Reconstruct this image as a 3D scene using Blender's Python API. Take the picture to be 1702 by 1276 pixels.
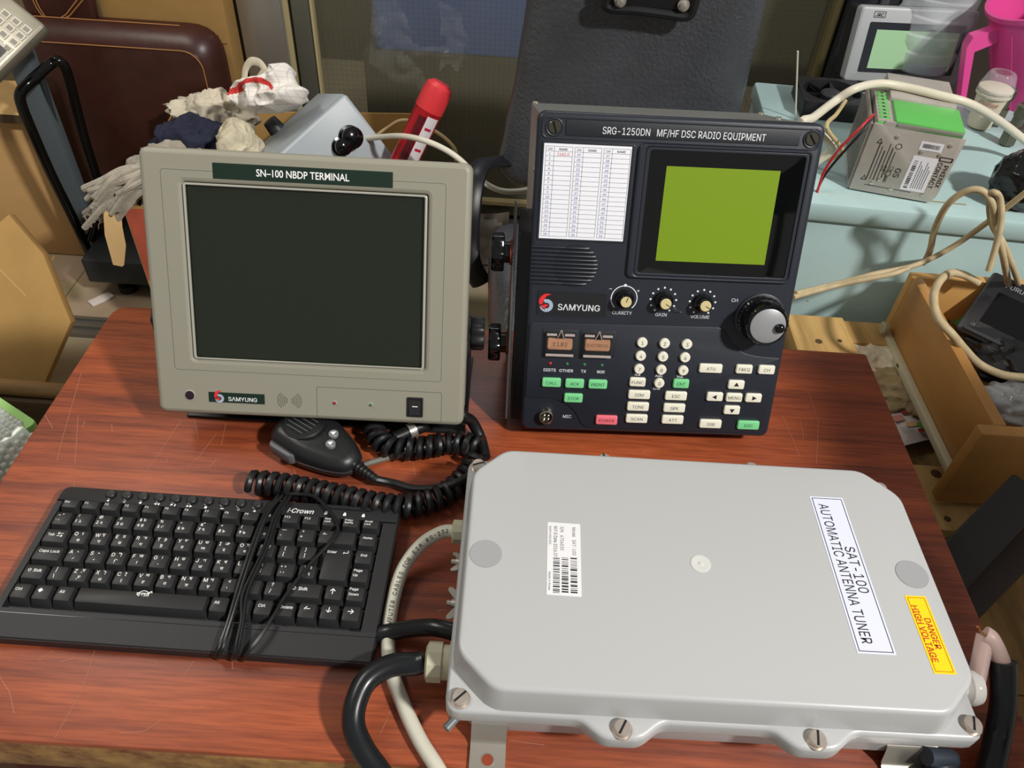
import bpy, bmesh, math, random
from mathutils import Vector as V, Matrix as M, noise
from mathutils.geometry import tessellate_polygon
for o in list(bpy.data.objects): bpy.data.objects.remove(o, do_unlink=True)
S = bpy.context.scene; C = S.collection; PI = math.pi
random.seed(7)
T = 0.70                                   # table top height
# ---------------------------------------------------------------- camera
CAM = V((0, 0, T + 0.6363)); FP = 1293.97
def _cam():
    yaw, pit, rol = .0056, .7666, .0677
    f = V((math.sin(yaw)*math.cos(pit), math.cos(yaw)*math.cos(pit), -math.sin(pit)))
    r = V((math.cos(yaw), -math.sin(yaw), 0)); u = r.cross(f); c, s = math.cos(rol), math.sin(rol)
    return c*r + s*u, -(-s*r + c*u), f
RR, RD, RF = _cam()
cd = bpy.data.cameras.new('camera'); cam = bpy.data.objects.new('camera', cd); C.objects.link(cam)
cd.sensor_width = 36; cd.sensor_fit = 'HORIZONTAL'; cd.lens = 36*FP/1702; cd.clip_start = .01
mm = M((RR, -RD, -RF)).transposed().to_4x4(); mm.translation = CAM; cam.matrix_world = mm
S.camera = cam
def W(u, v, z=None, y=None, x=None):        # point of the place seen at a photo pixel, at a known height, depth or side
    d = RR*((u-851)/FP) + RD*((v-638)/FP) + RF
    t = (z-CAM.z)/d.z if z is not None else (y-CAM.y)/d.y if y is not None else (x-CAM.x)/d.x
    return CAM + d*t
# ---------------------------------------------------------------- light
S.view_settings.view_transform = 'Standard'; S.view_settings.look = 'None'
S.view_settings.exposure = 0.0; S.view_settings.gamma = 1; S.view_settings.use_curve_mapping = False
w = bpy.data.worlds.new('world'); S.world = w; w.use_nodes = True
bg = w.node_tree.nodes['Background']; bg.inputs[0].default_value = (1, .965, .92, 1); bg.inputs[1].default_value = .26
def area(name, loc, target, sx, sy, power, col):
    l = bpy.data.lights.new(name, 'AREA'); l.shape = 'RECTANGLE'; l.size = sx; l.size_y = sy; l.energy = power; l.color = col
    o = bpy.data.objects.new(name, l); C.objects.link(o); o.location = loc
    o.rotation_euler = (V(target)-V(loc)).to_track_quat('-Z', 'Y').to_euler(); return o
area('ceiling_light', (2.49, -1.31, T+3.0), (-.1, .7, T), .26, .26, 198, (1, .975, .935))
area('ceiling_light', (-1.5, .95, T+2.0), (-.5, 1.4, .2), 1.2, .3, 21, (1, .95, .86))
area('added_back_fill', (.1, 2.75, 2.3), (-.1, 2.3, .6), .5, .5, 14, (.95, .98, 1))  # fill lamp added to brighten what shows through the wired glass
# ---------------------------------------------------------------- materials
def lin(h):
    c = [int(h[i:i+2], 16)/255 for i in (0, 2, 4)]
    return tuple((x/12.92 if x <= .04045 else ((x+.055)/1.055)**2.4) for x in c) + (1,)
MATS = {}
def mat(name, c, rough=.5, metal=0, var=0, vs=8, vst=(1, 1, 1), bump=0, bs=200, coat=0, spec=.5, emit=0, trans=0, ior=1.45, alpha=1, c2=None, sheen=0):
    if name in MATS: return MATS[name]
    m = bpy.data.materials.new(name); m.use_nodes = True; N = m.node_tree.nodes; L = m.node_tree.links
    b = N['Principled BSDF']; I = b.inputs; col = lin(c)
    I['Base Color'].default_value = col; I['Roughness'].default_value = rough; I['Metallic'].default_value = metal
    I['Specular IOR Level'].default_value = spec; I['Coat Weight'].default_value = coat; I['Transmission Weight'].default_value = trans
    I['IOR'].default_value = ior; I['Alpha'].default_value = alpha; I['Sheen Weight'].default_value = sheen
    if emit: I['Emission Color'].default_value = col; I['Emission Strength'].default_value = emit
    if var or bump:
        tc = N.new('ShaderNodeTexCoord'); mp = N.new('ShaderNodeMapping'); mp.inputs['Scale'].default_value = vst
        L.new(tc.outputs['Object'], mp.inputs['Vector'])
    if var:
        nz = N.new('ShaderNodeTexNoise'); nz.inputs['Scale'].default_value = vs; nz.inputs['Detail'].default_value = 6; nz.inputs['Roughness'].default_value = .62
        L.new(mp.outputs[0], nz.inputs['Vector'])
        rp = N.new('ShaderNodeValToRGB'); e = rp.color_ramp.elements
        e[0].position = .36; e[1].position = .66
        d = lin(c2) if c2 else tuple(x*(1-var) for x in col[:3])+(1,)
        e[0].color = d; e[1].color = col if c2 else tuple(min(1, x*(1+var*.5)) for x in col[:3])+(1,)
        L.new(nz.outputs['Fac'], rp.inputs[0]); L.new(rp.outputs[0], I['Base Color'])
    if bump:
        n2 = N.new('ShaderNodeTexNoise'); n2.inputs['Scale'].default_value = bs; n2.inputs['Detail'].default_value = 5
        L.new(mp.outputs[0], n2.inputs['Vector'])
        bp = N.new('ShaderNodeBump'); bp.inputs['Strength'].default_value = bump; bp.inputs['Distance'].default_value = .003
        L.new(n2.outputs['Fac'], bp.inputs['Height']); L.new(bp.outputs[0], I['Normal'])
    MATS[name] = m; return m
# ---------------------------------------------------------------- mesh building
def rrect(x0, y0, x1, y1, r=0, n=4):
    if r <= 0: return [(x0, y0), (x1, y0), (x1, y1), (x0, y1)]
    out = []
    for cx, cy, a in ((x1-r, y0+r, -90), (x1-r, y1-r, 0), (x0+r, y1-r, 90), (x0+r, y0+r, 180)):
        for i in range(n+1):
            t = math.radians(a+90*i/n); out.append((cx+r*math.cos(t), cy+r*math.sin(t)))
    return out
def disc(cx, cy, r, n=24): return [(cx+r*math.cos(2*PI*i/n), cy+r*math.sin(2*PI*i/n)) for i in range(n)]
def inset(P, d):
    out = []; n = len(P)
    for i in range(n):
        a, b, c = V(P[i-1]), V(P[i]), V(P[(i+1) % n])
        e, f = (b-a), (c-b)
        if e.length < 1e-9 or f.length < 1e-9: out.append(tuple(b)); continue
        e.normalize(); f.normalize(); n1, n2 = V((-e.y, e.x)), V((-f.y, f.x)); k = n1+n2
        q = max(.35, 1+n1.dot(n2)); out.append((b.x+k.x*d/q, b.y+k.y*d/q))
    return out
def fillet(P, r, n=4):                       # round the corners of a polygon
    out = []; m = len(P)
    for i in range(m):
        a, b, c = V(P[i-1]), V(P[i]), V(P[(i+1) % m]); rr = r[i] if isinstance(r, (list, tuple)) else r
        d1, d2 = (a-b), (c-b); k = min(rr, d1.length*.48, d2.length*.48)
        p, q = b+d1.normalized()*k, b+d2.normalized()*k
        for j in range(n+1):
            t = j/n; out.append(tuple((1-t)**2*p+2*t*(1-t)*b+t*t*q))
    return out
def smooth(P, n=6, closed=False):            # Catmull-Rom through points
    P = [V(p) for p in P]; out = []; m = len(P)
    for i in range(m if closed else m-1):
        if closed: a, b, c, d = P[i-1], P[i], P[(i+1) % m], P[(i+2) % m]
        else: a, b, c, d = P[max(i-1, 0)], P[i], P[i+1], P[min(i+2, m-1)]
        for j in range(n):
            t = j/n
            out.append(.5*((2*b)+(c-a)*t+(2*a-5*b+4*c-d)*t*t+(3*b-a-3*c+d)*t**3))
    if not closed: out.append(P[-1])
    return out
GL = {}
try: FONT = bpy.data.fonts.load(bpy.utils.resource_path('LOCAL')+'/datafiles/fonts/Inter.woff2')    # Blender's own interface font
except Exception: FONT = None
def fill_outlines(co, ed):                   # fill every outer contour by itself, so overlapping strokes stay solid
    nb = {}
    for a, b in ed: nb.setdefault(a, []).append(b); nb.setdefault(b, []).append(a)
    seen = set(); loops = []
    for st in sorted(nb):
        if st in seen: continue
        l = [st]; seen.add(st); cur = st
        nx = [q for q in nb[st] if q == st+1] or nb[st][:1]; cur = nx[0]
        while cur not in seen:
            l.append(cur); seen.add(cur); nx = [q for q in nb[cur] if q not in seen]
            if not nx: break
            cur = nx[0]
        if len(l) > 2: loops.append(l)
    ar = lambda l: sum(co[l[i-1]].x*co[l[i]].y-co[l[i]].x*co[l[i-1]].y for i in range(len(l)))/2
    if not loops: return [], []
    sg = math.copysign(1, ar(max(loops, key=lambda l: abs(ar(l))))); outer = [l for l in loops if ar(l)*sg > 0]; holes = [l for l in loops if ar(l)*sg < 0]
    def inside(p, l):
        c = False
        for i in range(len(l)):
            a, b = co[l[i-1]], co[l[i]]
            if (a.y > p.y) != (b.y > p.y) and p.x < (b.x-a.x)*(p.y-a.y)/(b.y-a.y)+a.x: c = not c
        return c
    vs, fs = [], []
    for l in outer:
        grp = [l]+[h for h in holes if all(inside(co[q], l) for q in h[:3])]
        fl = [q for g in grp for q in g]; n = len(vs); vs += [co[q] for q in fl]
        fs += [tuple(n+q for q in t) for t in tessellate_polygon([[co[q].to_3d() for q in g] for g in grp])]
    return vs, fs
def glyphs(s, bold, shear):
    k = (s, bold, shear)
    if not s.strip(): return [], []
    if k not in GL:
        c = bpy.data.curves.new('t', 'FONT'); c.body = s
        if FONT and all(ord(q) < 0x400 for q in s): c.font = FONT
        c.resolution_u = 3; c.offset = bold; c.shear = shear; c.align_x = 'CENTER'
        o = bpy.data.objects.new('t', c); C.objects.link(o); dg = bpy.context.evaluated_depsgraph_get()
        inter = FONT and c.font == FONT
        if inter: c.fill_mode = 'NONE'; dg.update()
        me = o.evaluated_get(dg).to_mesh(); ks = 1.34 if inter else 1
        co = [v.co.xy*ks for v in me.vertices]
        if not inter: GL[k] = (co, [tuple(p.vertices) for p in me.polygons])
        else: GL[k] = fill_outlines(co, [tuple(e.vertices) for e in me.edges])
        bpy.data.objects.remove(o); bpy.data.curves.remove(c)
    return GL[k]
class MB:
    def __init__(s, k=1.0): s.v = []; s.f = []; s.fm = []; s.mats = []; s.flat = set(); s.M = M.Scale(k, 4) if k != 1 else M.Identity(4)
    def add(s, vs, fs, m, fl=False):
        if fl: s.flat |= set(range(len(s.f), len(s.f)+len(fs)))
        if m not in s.mats: s.mats.append(m)
        i = s.mats.index(m); n = len(s.v)
        s.v += [s.M @ V(p) for p in vs]
        for f in fs: s.f.append([n+a for a in f]); s.fm.append(i)
    def loft(s, loops, m, cap0=True, cap1=True, closed=False):
        n = len(loops[0]); vs = [p for l in loops for p in l]; fs = []
        K = len(loops)
        for k in range(K if closed else K-1):
            a, b = k*n, ((k+1) % K)*n
            for i in range(n): j = (i+1) % n; fs.append((a+i, a+j, b+j, b+i))
        if not closed:
            if cap0: s.flat.add(len(s.f)+len(fs)); fs.append(tuple(range(n-1, -1, -1)))
            if cap1: s.flat.add(len(s.f)+len(fs)); fs.append(tuple(range((K-1)*n, K*n)))
        s.add(vs, fs, m)
    def prism(s, P, z0, z1, m, b=0, b0=0, hole=None, n=2):
        def loops(P, sg):
            out = []
            if b0:
                for i in range(n+1):
                    t = PI/2*i/n; out.append((inset(P, sg*b0*(1-math.sin(t))), z0+b0*(1-math.cos(t))))
            else: out.append((P, z0))
            if b:
                for i in range(n+1):
                    t = PI/2*i/n; out.append((inset(P, sg*b*(1-math.cos(t))), z1-b*(1-math.sin(t))))
            else: out.append((P, z1))
            return [[(x, y, z) for x, y in p] for p, z in out]
        A = loops(P, 1)
        if not hole: s.loft(A, m); return
        B = loops(hole, -1); s.loft(A, m, False, False); s.loft([list(l) for l in B[::-1]], m, False, False)
        k = len(P)
        s.add(A[-1]+B[-1], [(i, (i+1) % k, k+(i+1) % k, k+i) for i in range(k)], m)
        s.add(A[0]+B[0], [((i+1) % k, i, k+i, k+(i+1) % k) for i in range(k)], m)
    def box(s, x0, y0, z0, x1, y1, z1, m, b=0): s.prism(rrect(x0, y0, x1, y1, b*1.2, 2), z0, z1, m, b, b)
    def lathe(s, pr, m, seg=24, cx=0, cy=0, caps=True, flute=0, nf=0):
        s.loft([[(cx+r*(1+flute*math.cos(nf*2*PI*i/seg))*math.cos(2*PI*i/seg), cy+r*(1+flute*math.cos(nf*2*PI*i/seg))*math.sin(2*PI*i/seg), z) for i in range(seg)] for r, z in pr], m, caps, caps)
    def tube(s, P, r, m, seg=10, closed=False, flat=1.0):
        P = [V(p) for p in P]; n = len(P); loops = []; up = None
        for i in range(n):
            t = (P[(i+1) % n]-P[i-1]) if closed else (P[min(i+1, n-1)]-P[max(i-1, 0)])
            if t.length < 1e-9: t = V((0, 0, 1))
            t.normalize()
            if up is None: up = V((0, 0, 1)) if abs(t.z) < .9 else V((1, 0, 0))
            up = (up-t*up.dot(t)); up = up.normalized() if up.length > 1e-6 else t.orthogonal().normalized()
            sd = t.cross(up); rr = r(i/(n-1)) if callable(r) else r
            loops.append([P[i]+(sd*math.cos(2*PI*k/seg)+up*math.sin(2*PI*k/seg)*flat)*rr for k in range(seg)])
        s.loft(loops, m, closed=closed)
    def text(s, t, size, x, y, z, m, al='C', rot=0, bold=0, sx=1, shear=0, up=False):
        fb = bold if FONT and all(ord(q) < 0x400 for q in t) else 0
        vs, fs = glyphs(t, 0 if fb else bold, shear)
        if not vs: return
        x0, x1 = min(v.x for v in vs), max(v.x for v in vs); y0, y1 = min(v.y for v in vs), max(v.y for v in vs)
        ox = {'C': (x0+x1)/2, 'L': x0, 'R': x1}[al]; oy = .36 if not up else (y0+y1)/2
        c, sn = math.cos(rot), math.sin(rot); out = []
        for v in vs:
            a, b = (v.x-ox)*size*sx, (v.y-oy)*size; out.append((x+a*c-b*sn, y+a*sn+b*c, z))
        s.add(out, fs, m, True)
        if fb: d = min(fb, .012)*2.2*size; s.add([(p[0]+d*c, p[1]+d*sn, p[2]*1.0001) for p in out], fs, m, True); s.add([(p[0], p[1]+d*.6, p[2]*1.0002) for p in out], fs, m, True)
    def line(s, x0, y0, x1, y1, wd, z, m):
        a, b = V((x0, y0)), V((x1, y1)); d = (b-a).normalized()*wd/2; n = V((-d.y, d.x))
        s.add([(p.x, p.y, z) for p in (a-n, b-n, b+n, a+n)], [(0, 1, 2, 3)], m, True)
    def poly(s, P, z, m): s.add([(x, y, z) for x, y in P], [tuple(range(len(P)))], m, True)
    def band(s, P, Q, z, m):                  # strip between two polylines
        n = len(P); s.add([(x, y, z) for x, y in P]+[(x, y, z) for x, y in Q], [(i, i+1, n+i+1, n+i) for i in range(n-1)], m, True)
    def ball(s, c, r, m, seg=16): 
        c = V(c); r = r if isinstance(r, (tuple, list)) else (r, r, r)
        s.loft([[(c.x+r[0]*math.sin(PI*k/10)*math.cos(2*PI*i/seg), c.y+r[1]*math.sin(PI*k/10)*math.sin(2*PI*i/seg), c.z-r[2]*math.cos(PI*k/10)) for i in range(seg)] for k in range(1, 10)], m)
def obj(name, b, parent=None, mw=None, ang=35, label=None):
    me = bpy.data.meshes.new(name); me.from_pydata([tuple(v) for v in b.v], [], b.f)
    for m in b.mats: me.materials.append(m)
    me.polygons.foreach_set('material_index', b.fm); me.update()
    bm = bmesh.new(); bm.from_mesh(me); bmesh.ops.recalc_face_normals(bm, faces=bm.faces) if not getattr(b, 'keep', 0) else None
    for i, f in enumerate(bm.faces): f.smooth = i not in b.flat
    bm.to_mesh(me); bm.free(); me.set_sharp_from_angle(angle=math.radians(ang))
    o = bpy.data.objects.new(name, me); C.objects.link(o)
    if parent: o.parent = parent
    if mw is not None: o.matrix_local = mw
    if label: o['label'] = label
    return o
def tag(o, label, cat, group=None):
    o['label'] = label; o['category'] = cat
    if group: o['group'] = group
    return o
def thing(name, label, cat, mw=None, group=None):
    o = bpy.data.objects.new(name, None); o.empty_display_size = .02; C.objects.link(o)
    if mw is not None: o.matrix_world = mw
    return tag(o, label, cat, group)
def struct(name, b, **k): o = obj(name, b, **k); o['kind'] = 'structure'; return o
def frame(o, yaw=0, tilt=None):              # local x right, y up the panel (or back on a table), z out of it
    if tilt is None: r = M.Rotation(yaw, 4, 'Z')
    else:
        ux = V((math.cos(yaw), math.sin(yaw), 0)); n = V((-math.sin(yaw), math.cos(yaw), 0))
        uz = V((0, 0, 1))*math.cos(tilt)+n*math.sin(tilt); r = M((ux, uz, ux.cross(uz))).transposed().to_4x4()
    r.translation = V(o); return r
def frame3(p0, pa, pb):                      # x towards pa, y towards pb, returns matrix and the two lengths
    x = (pa-p0); b = pb-p0; lx = x.length; x = x/lx; y = b-x*b.dot(x); ly = y.length; y = y/ly
    r = M((x, y, x.cross(y))).transposed().to_4x4(); r.translation = p0; return r, lx, ly
K = .001
# common materials
BLK = mat('black_plastic', '1c1c1e', .42, bump=.08, bs=900); BLKG = mat('gloss_black', '0c0c0e', .15); WHT = mat('white_print', 'f0f0ee', .6)
INK = mat('black_print', '17171a', .6); GREYINK = mat('grey_print', '55585c', .6)
STEEL = mat('bright_steel', 'd2cdc4', .27, .75); NICK = mat('nickel', 'bdb6aa', .33, .85); RED = mat('red_paint', 'd0222a', .45)
CLEAR = mat('clear_plastic', 'ffffff', .04, trans=1, ior=1.35); RUB = mat('black_rubber', '18191b', .38)
GREYP = mat('grey_abs', 'c4c3bf', .38, bump=.03, bs=600)
# ================================================================ setting
FLT = mat('floor_tile', 'b9a585', .45, var=.18, vs=3)
def tile_floor():
    m = bpy.data.materials.new('tile_floor'); m.use_nodes = True; N = m.node_tree.nodes; L = m.node_tree.links; b = N['Principled BSDF']
    tc = N.new('ShaderNodeTexCoord'); br = N.new('ShaderNodeTexBrick'); br.offset = 0; br.inputs['Scale'].default_value = 1
    br.inputs['Brick Width'].default_value = .3; br.inputs['Row Height'].default_value = .3; br.inputs['Mortar Size'].default_value = .0025
    br.inputs['Color1'].default_value = lin('b8a68a'); br.inputs['Color2'].default_value = lin('b2a083'); br.inputs['Mortar'].default_value = lin('8a7a62')
    L.new(tc.outputs['Object'], br.inputs['Vector'])
    nz = N.new('ShaderNodeTexNoise'); nz.inputs['Scale'].default_value = 9; nz.inputs['Detail'].default_value = 7
    mx = N.new('ShaderNodeMixRGB'); mx.blend_type = 'MULTIPLY'; mx.inputs[0].default_value = .35
    L.new(tc.outputs['Object'], nz.inputs['Vector']); L.new(br.outputs[0], mx.inputs[1]); L.new(nz.outputs['Color'], mx.inputs[2]); L.new(mx.outputs[0], b.inputs['Base Color'])
    b.inputs['Roughness'].default_value = .4; return m
b = MB(); b.box(-2.6, -1.2, -.04, 2.4, 3.4, 0, tile_floor()); struct('floor', b)
YD = 2.02                                    # plane of the wired glass door
XL, XM, XR = W(393, 0, y=YD).x, W(480, 0, y=YD).x, W(1405, 0, y=YD).x
ALU = mat('aluminium', 'b3b0aa', .38, .75, var=.08, vs=6, vst=(1, 1, .1))
DARKF = mat('dark_metal_frame', '43454a', .4, .5); WALLM = mat('wall_paint', '9a8a6a', .8, var=.1, vs=4)
b = MB(); b.box(-2.6, YD+.08, 0, XL-.005, YD+.2, 2.5, WALLM); b.box(XR+.25, YD+.01, 0, 2.4, YD+.14, 2.5, mat('brown_board', '3a3029', .6, var=.2)); struct('wall_back', b)
b = MB(); b.box(-2.6, 3.3, 0, 2.4, 3.4, 2.5, mat('far_wall', '4a483c', .9, var=.2, vs=2)); struct('wall_far', b)
# wired glass pane
def wired():
    m = bpy.data.materials.new('wired_glass'); m.use_nodes = True; N = m.node_tree.nodes; L = m.node_tree.links; b = N['Principled BSDF']
    tc = N.new('ShaderNodeTexCoord'); br = N.new('ShaderNodeTexBrick'); br.offset = 0; br.inputs['Scale'].default_value = 1
    br.inputs['Brick Width'].default_value = .013; br.inputs['Row Height'].default_value = .013; br.inputs['Mortar Size'].default_value = .0003; br.inputs['Mortar Smooth'].default_value = .3
    mp = N.new('ShaderNodeMapping'); mp.inputs['Rotation'].default_value = (PI/2, 0, 0)
    L.new(tc.outputs['Object'], mp.inputs[0]); L.new(mp.outputs[0], br.inputs['Vector'])
    br.inputs['Color1'].default_value = br.inputs['Color2'].default_value = lin('77735f'); br.inputs['Mortar'].default_value = lin('4a483f')
    L.new(br.outputs['Color'], b.inputs['Base Color'])
    b.inputs['Roughness'].default_value = .12
    mr = N.new('ShaderNodeMath'); mr.operation = 'MULTIPLY_ADD'; mr.inputs[1].default_value = .25; mr.inputs[2].default_value = .28
    L.new(br.outputs['Fac'], mr.inputs[0]); L.new(mr.outputs[0], b.inputs['Alpha'])
    return m
dr = thing('glass_door', 'wired glass sliding door in an aluminium frame behind the black office chair', 'door'); dr.name = 'door_1'; dr['kind'] = 'structure'
b = MB(); b.box(XM+.045, YD+.02, .12, XR-.01, YD+.026, 2.3, wired()); obj('glass_pane', b, dr)
b = MB(); b.box(XL, YD-.01, 0, XM-.02, YD+.07, 2.4, ALU, .003); b.box(XM-.02, YD+.01, 0, XM-.008, YD+.06, 2.4, mat('yellowed_seal', 'a89a72', .6)); obj('door_jamb', b, dr)
b = MB(); b.box(XM, YD+.005, .12, XM+.05, YD+.05, 2.35, mat('dull_aluminium', '77776c', .42, .6), .004); b.box(XM+.05, YD, .12, XM+.056, YD+.03, 2.35, mat('yellowed_seal', 'a89a72', .6))
b.box(XR-.02, YD-.005, .12, XR+.0, YD+.05, 2.35, mat('brass_edge', '857a55', .45, .4), .003); obj('door_stile', b, dr)
b = MB(); b.box(XM, YD, .085, XR, YD+.05, .125, mat('dull_aluminium', '77776c', .42, .6), .003); b.box(XM, YD-.012, .125, XR, YD+.012, .136, mat('yellowed_seal', 'a89a72', .6)); b.box(XM, YD-.02, 0, XR, YD+.06, .07, mat('grey_sill', '5c5a55', .5, .3), .004); obj('door_rail', b, dr)
b = MB(); b.box(XR+.005, YD-.03, 0, XR+.24, YD+.1, 2.4, DARKF, .004)
for k in (.07, .12, .17): b.box(XR+k, YD-.04, 0, XR+k+.02, YD-.02, 2.4, mat('mid_metal_frame', '63666a', .4, .5), .002)
obj('door_frame', b, dr, label='dark grey metal upright beside the wired glass')
# stuff behind the glass
t = thing('plastic_crate', 'blurred blue plastic crate standing behind the wired glass', 'crate', M.Translation((-.12, 2.27, W(700, 62, y=2.2).z-.45)))
b = MB(); BL = mat('blue_plastic', '3a6fc0', .5); b.prism(rrect(-.3, -.18, .32, .2, .03), .45, .95, BL, .01, .01, hole=rrect(-.28, -.16, .30, .18, .03)); b.box(-.28, -.16, .45, .3, .18, .47, BL)
obj('crate_body', b, t); b = MB(); b.box(-.32, -.2, .45-W(700, 62, y=2.2).z, .34, .22, .449, mat('crate_stand', '4a463c', .7)); obj('stand', b, t)
# crumpled clear film caught against the glass
def crumple(P, nx, ny, amp, sc, m, seed=0, th=.0008):
    b = MB(); P = [V(p) for p in P]; g = []; n = (P[1]-P[0]).cross(P[3]-P[0]).normalized()
    for j in range(ny+1):
        for i in range(nx+1):
            s, t = i/nx, j/ny; q = (P[0]*(1-s)+P[1]*s)*(1-t)+(P[3]*(1-s)+P[2]*s)*t
            h = abs(noise.noise(q*sc+V((seed, 3, 1))))*1.4+.5*abs(noise.noise(q*sc*2.7+V((seed, 7, 2))))
            g.append(q+n*amp*(h-.4))
    f = [(j*(nx+1)+i, j*(nx+1)+i+1, (j+1)*(nx+1)+i+1, (j+1)*(nx+1)+i) for j in range(ny) for i in range(nx)]
    b.add(g, f, m); return b
FILM = mat('thin_film', 'ffffff', .12, alpha=.03, spec=.9)
b = crumple([W(610, 150, y=YD-.02), W(770, 160, y=YD-.02), W(790, -20, y=YD-.02), W(620, -20, y=YD-.02)], 40, 40, .03, 17, FILM)
b.f = [f for f in b.f if (lambda c: noise.noise(c*9+V((4, 0, 0))) > -.12-.3*(c.z-.5) and (c-W(690, 70, y=YD-.02)).length < .13+.05*noise.noise(c*14))(sum((b.v[i] for i in f), V())/4)]; b.fm = [0]*len(b.f)
tag(obj('plastic_film', b, ang=60), 'crumpled clear plastic film clinging to the wired glass above the red can', 'film')
# floor track
b = MB(); TR = mat('floor_track_metal', '86837c', .35, .7); p0, p1 = W(75, 556, z=0), W(340, 575, z=0)
fr, lx, ly = frame3(p0-V((.25, 0, 0)), p1+V((0, 0, 0)), p0+V((-.25, .07, 0)))
for y0, y1, h in ((0, .012, .012), (.012, .03, .004), (.03, .042, .012), (.042, .06, .004), (.06, .07, .012)): b.box(0, y0, 0, 1.6, y1, h, TR)
struct('trim_1', b, mw=fr)
b = MB(); q = W(168, 497, z=.004); fr = frame(q, .9); b.box(-.03, -.014, -.003, .03, .014, .003, mat('scrap_white', 'd8cfc6', .7), .001)
tag(obj('paper_scrap', b, mw=fr), 'small white scrap lying on the tiles in front of the weighing scale', 'scrap')
# ================================================================ table
def wood_top():
    m = bpy.data.materials.new('mahogany_laminate'); m.use_nodes = True; N = m.node_tree.nodes; L = m.node_tree.links; b = N['Principled BSDF']
    tc = N.new('ShaderNodeTexCoord'); mp = N.new('ShaderNodeMapping'); mp.inputs['Scale'].default_value = (1.2, 22, 1); mp.inputs['Rotation'].default_value = (0, 0, .02)
    n1 = N.new('ShaderNodeTexNoise'); n1.inputs['Scale'].default_value = 2.0; n1.inputs['Detail'].default_value = 5; n1.inputs['Roughness'].default_value = .6; n1.inputs['Distortion'].default_value = .3
    mp2 = N.new('ShaderNodeMapping'); mp2.inputs['Scale'].default_value = (25, 420, 1); n2 = N.new('ShaderNodeTexNoise'); n2.inputs['Scale'].default_value = 1.0; n2.inputs['Detail'].default_value = 3
    for a in (mp, mp2): L.new(tc.outputs['Object'], a.inputs[0])
    L.new(mp.outputs[0], n1.inputs['Vector']); L.new(mp2.outputs[0], n2.inputs['Vector'])
    r = N.new('ShaderNodeValToRGB'); e = r.color_ramp.elements; e[0].position = .33; e[0].color = lin('693526'); e[1].position = .62; e[1].color = lin('a5522f')
    x = r.color_ramp.elements.new(.45); x.color = lin('8a432a')
    L.new(n1.outputs['Fac'], r.inputs[0])
    r2 = N.new('ShaderNodeValToRGB'); r2.color_ramp.elements[0].position = .3; r2.color_ramp.elements[0].color = (.62, .55, .5, 1); r2.color_ramp.elements[1].position = .6
    L.new(n2.outputs['Fac'], r2.inputs[0])
    mx = N.new('ShaderNodeMixRGB'); mx.blend_type = 'MULTIPLY'; mx.inputs[0].default_value = .8; L.new(r.outputs[0], mx.inputs[1]); L.new(r2.outputs[0], mx.inputs[2])
    L.new(mx.outputs[0], b.inputs['Base Color']); b.inputs['Roughness'].default_value = .4; b.inputs['Specular IOR Level'].default_value = .4
    return m
WT = wood_top(); WORN = mat('worn_edge', '5a2a1e', .7, var=.5, vs=38, vst=(.8, 1, 1), c2='a5804a'); SCR = mat('pale_scratch', 'a5705a', .6)
tb = thing('table', 'reddish brown wood laminate table with scratched top and worn front edge', 'table', M.Translation((-.0264, .4922, 0)))
tw, td = .953/2, .530/2
P = fillet([(-tw, -td), (tw, -td), (tw, td), (-tw, td)], [.01, .01, .004, .022])
b = MB(); b.prism(inset(P, .0005), T-.006, T, WT, .0008); b.prism(P, T-.055, T-.006, WORN, .003, .006)
def lx_(u, v): q = W(u, v, z=T); return q.x+.0264, q.y-.4922
for L_ in ([(310, 640), (300, 700), (240, 790)], [(157, 1082), (140, 1140), (92, 1225)], [(322, 1098), (305, 1125)], [(0, 1125), (16, 1150), (24, 1185)], [(270, 1195), (240, 1215), (200, 1218)], [(1343, 650), (1360, 700), (1357, 770)], [(1300, 690), (1330, 760)], [(360, 720), (330, 760), (312, 775)],
           [(375, 705), (368, 740)], [(318, 670), (330, 730)], [(118, 850), (124, 800)], [(95, 765), (105, 725), (135, 620)], [(75, 690), (88, 712)], [(130, 690), (125, 770)], [(180, 595), (240, 560)], [(682, 735), (690, 790)], [(845, 1230), (905, 1238)], [(255, 1110), (262, 1100)], [(1330, 700), (1336, 730)]):
    p = [lx_(*q) for q in L_]
    for a, c in zip(p, p[1:]): b.line(a[0], a[1], c[0], c[1], .0005, T+.0002, SCR)
for k in range(60):
    x, y = random.uniform(-tw+.02, tw-.2), random.uniform(-td+.01, td-.05); a = random.uniform(.2, 2.2); l = random.uniform(.003, .014)
    b.line(x, y, x+l*math.cos(a), y+l*math.sin(a), .0006, T+.0002, SCR)
obj('tabletop', b, tb)
LEGM = mat('dark_leg_wood', '3a1d16', .5, var=.2)
for sx in (-1, 1):
    for sy in (-1, 1): b = MB(); b.box(sx*(tw-.05)-.025, sy*(td-.05)-.025, 0, sx*(tw-.05)+.025, sy*(td-.05)+.025, T-.055, LEGM, .003); obj('leg', b, tb)
for sy in (-1, 1): b = MB(); b.box(-tw+.075, sy*(td-.05)-.01, T-.12, tw-.075, sy*(td-.05)+.01, T-.055, LEGM); obj('apron', b, tb)
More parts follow.
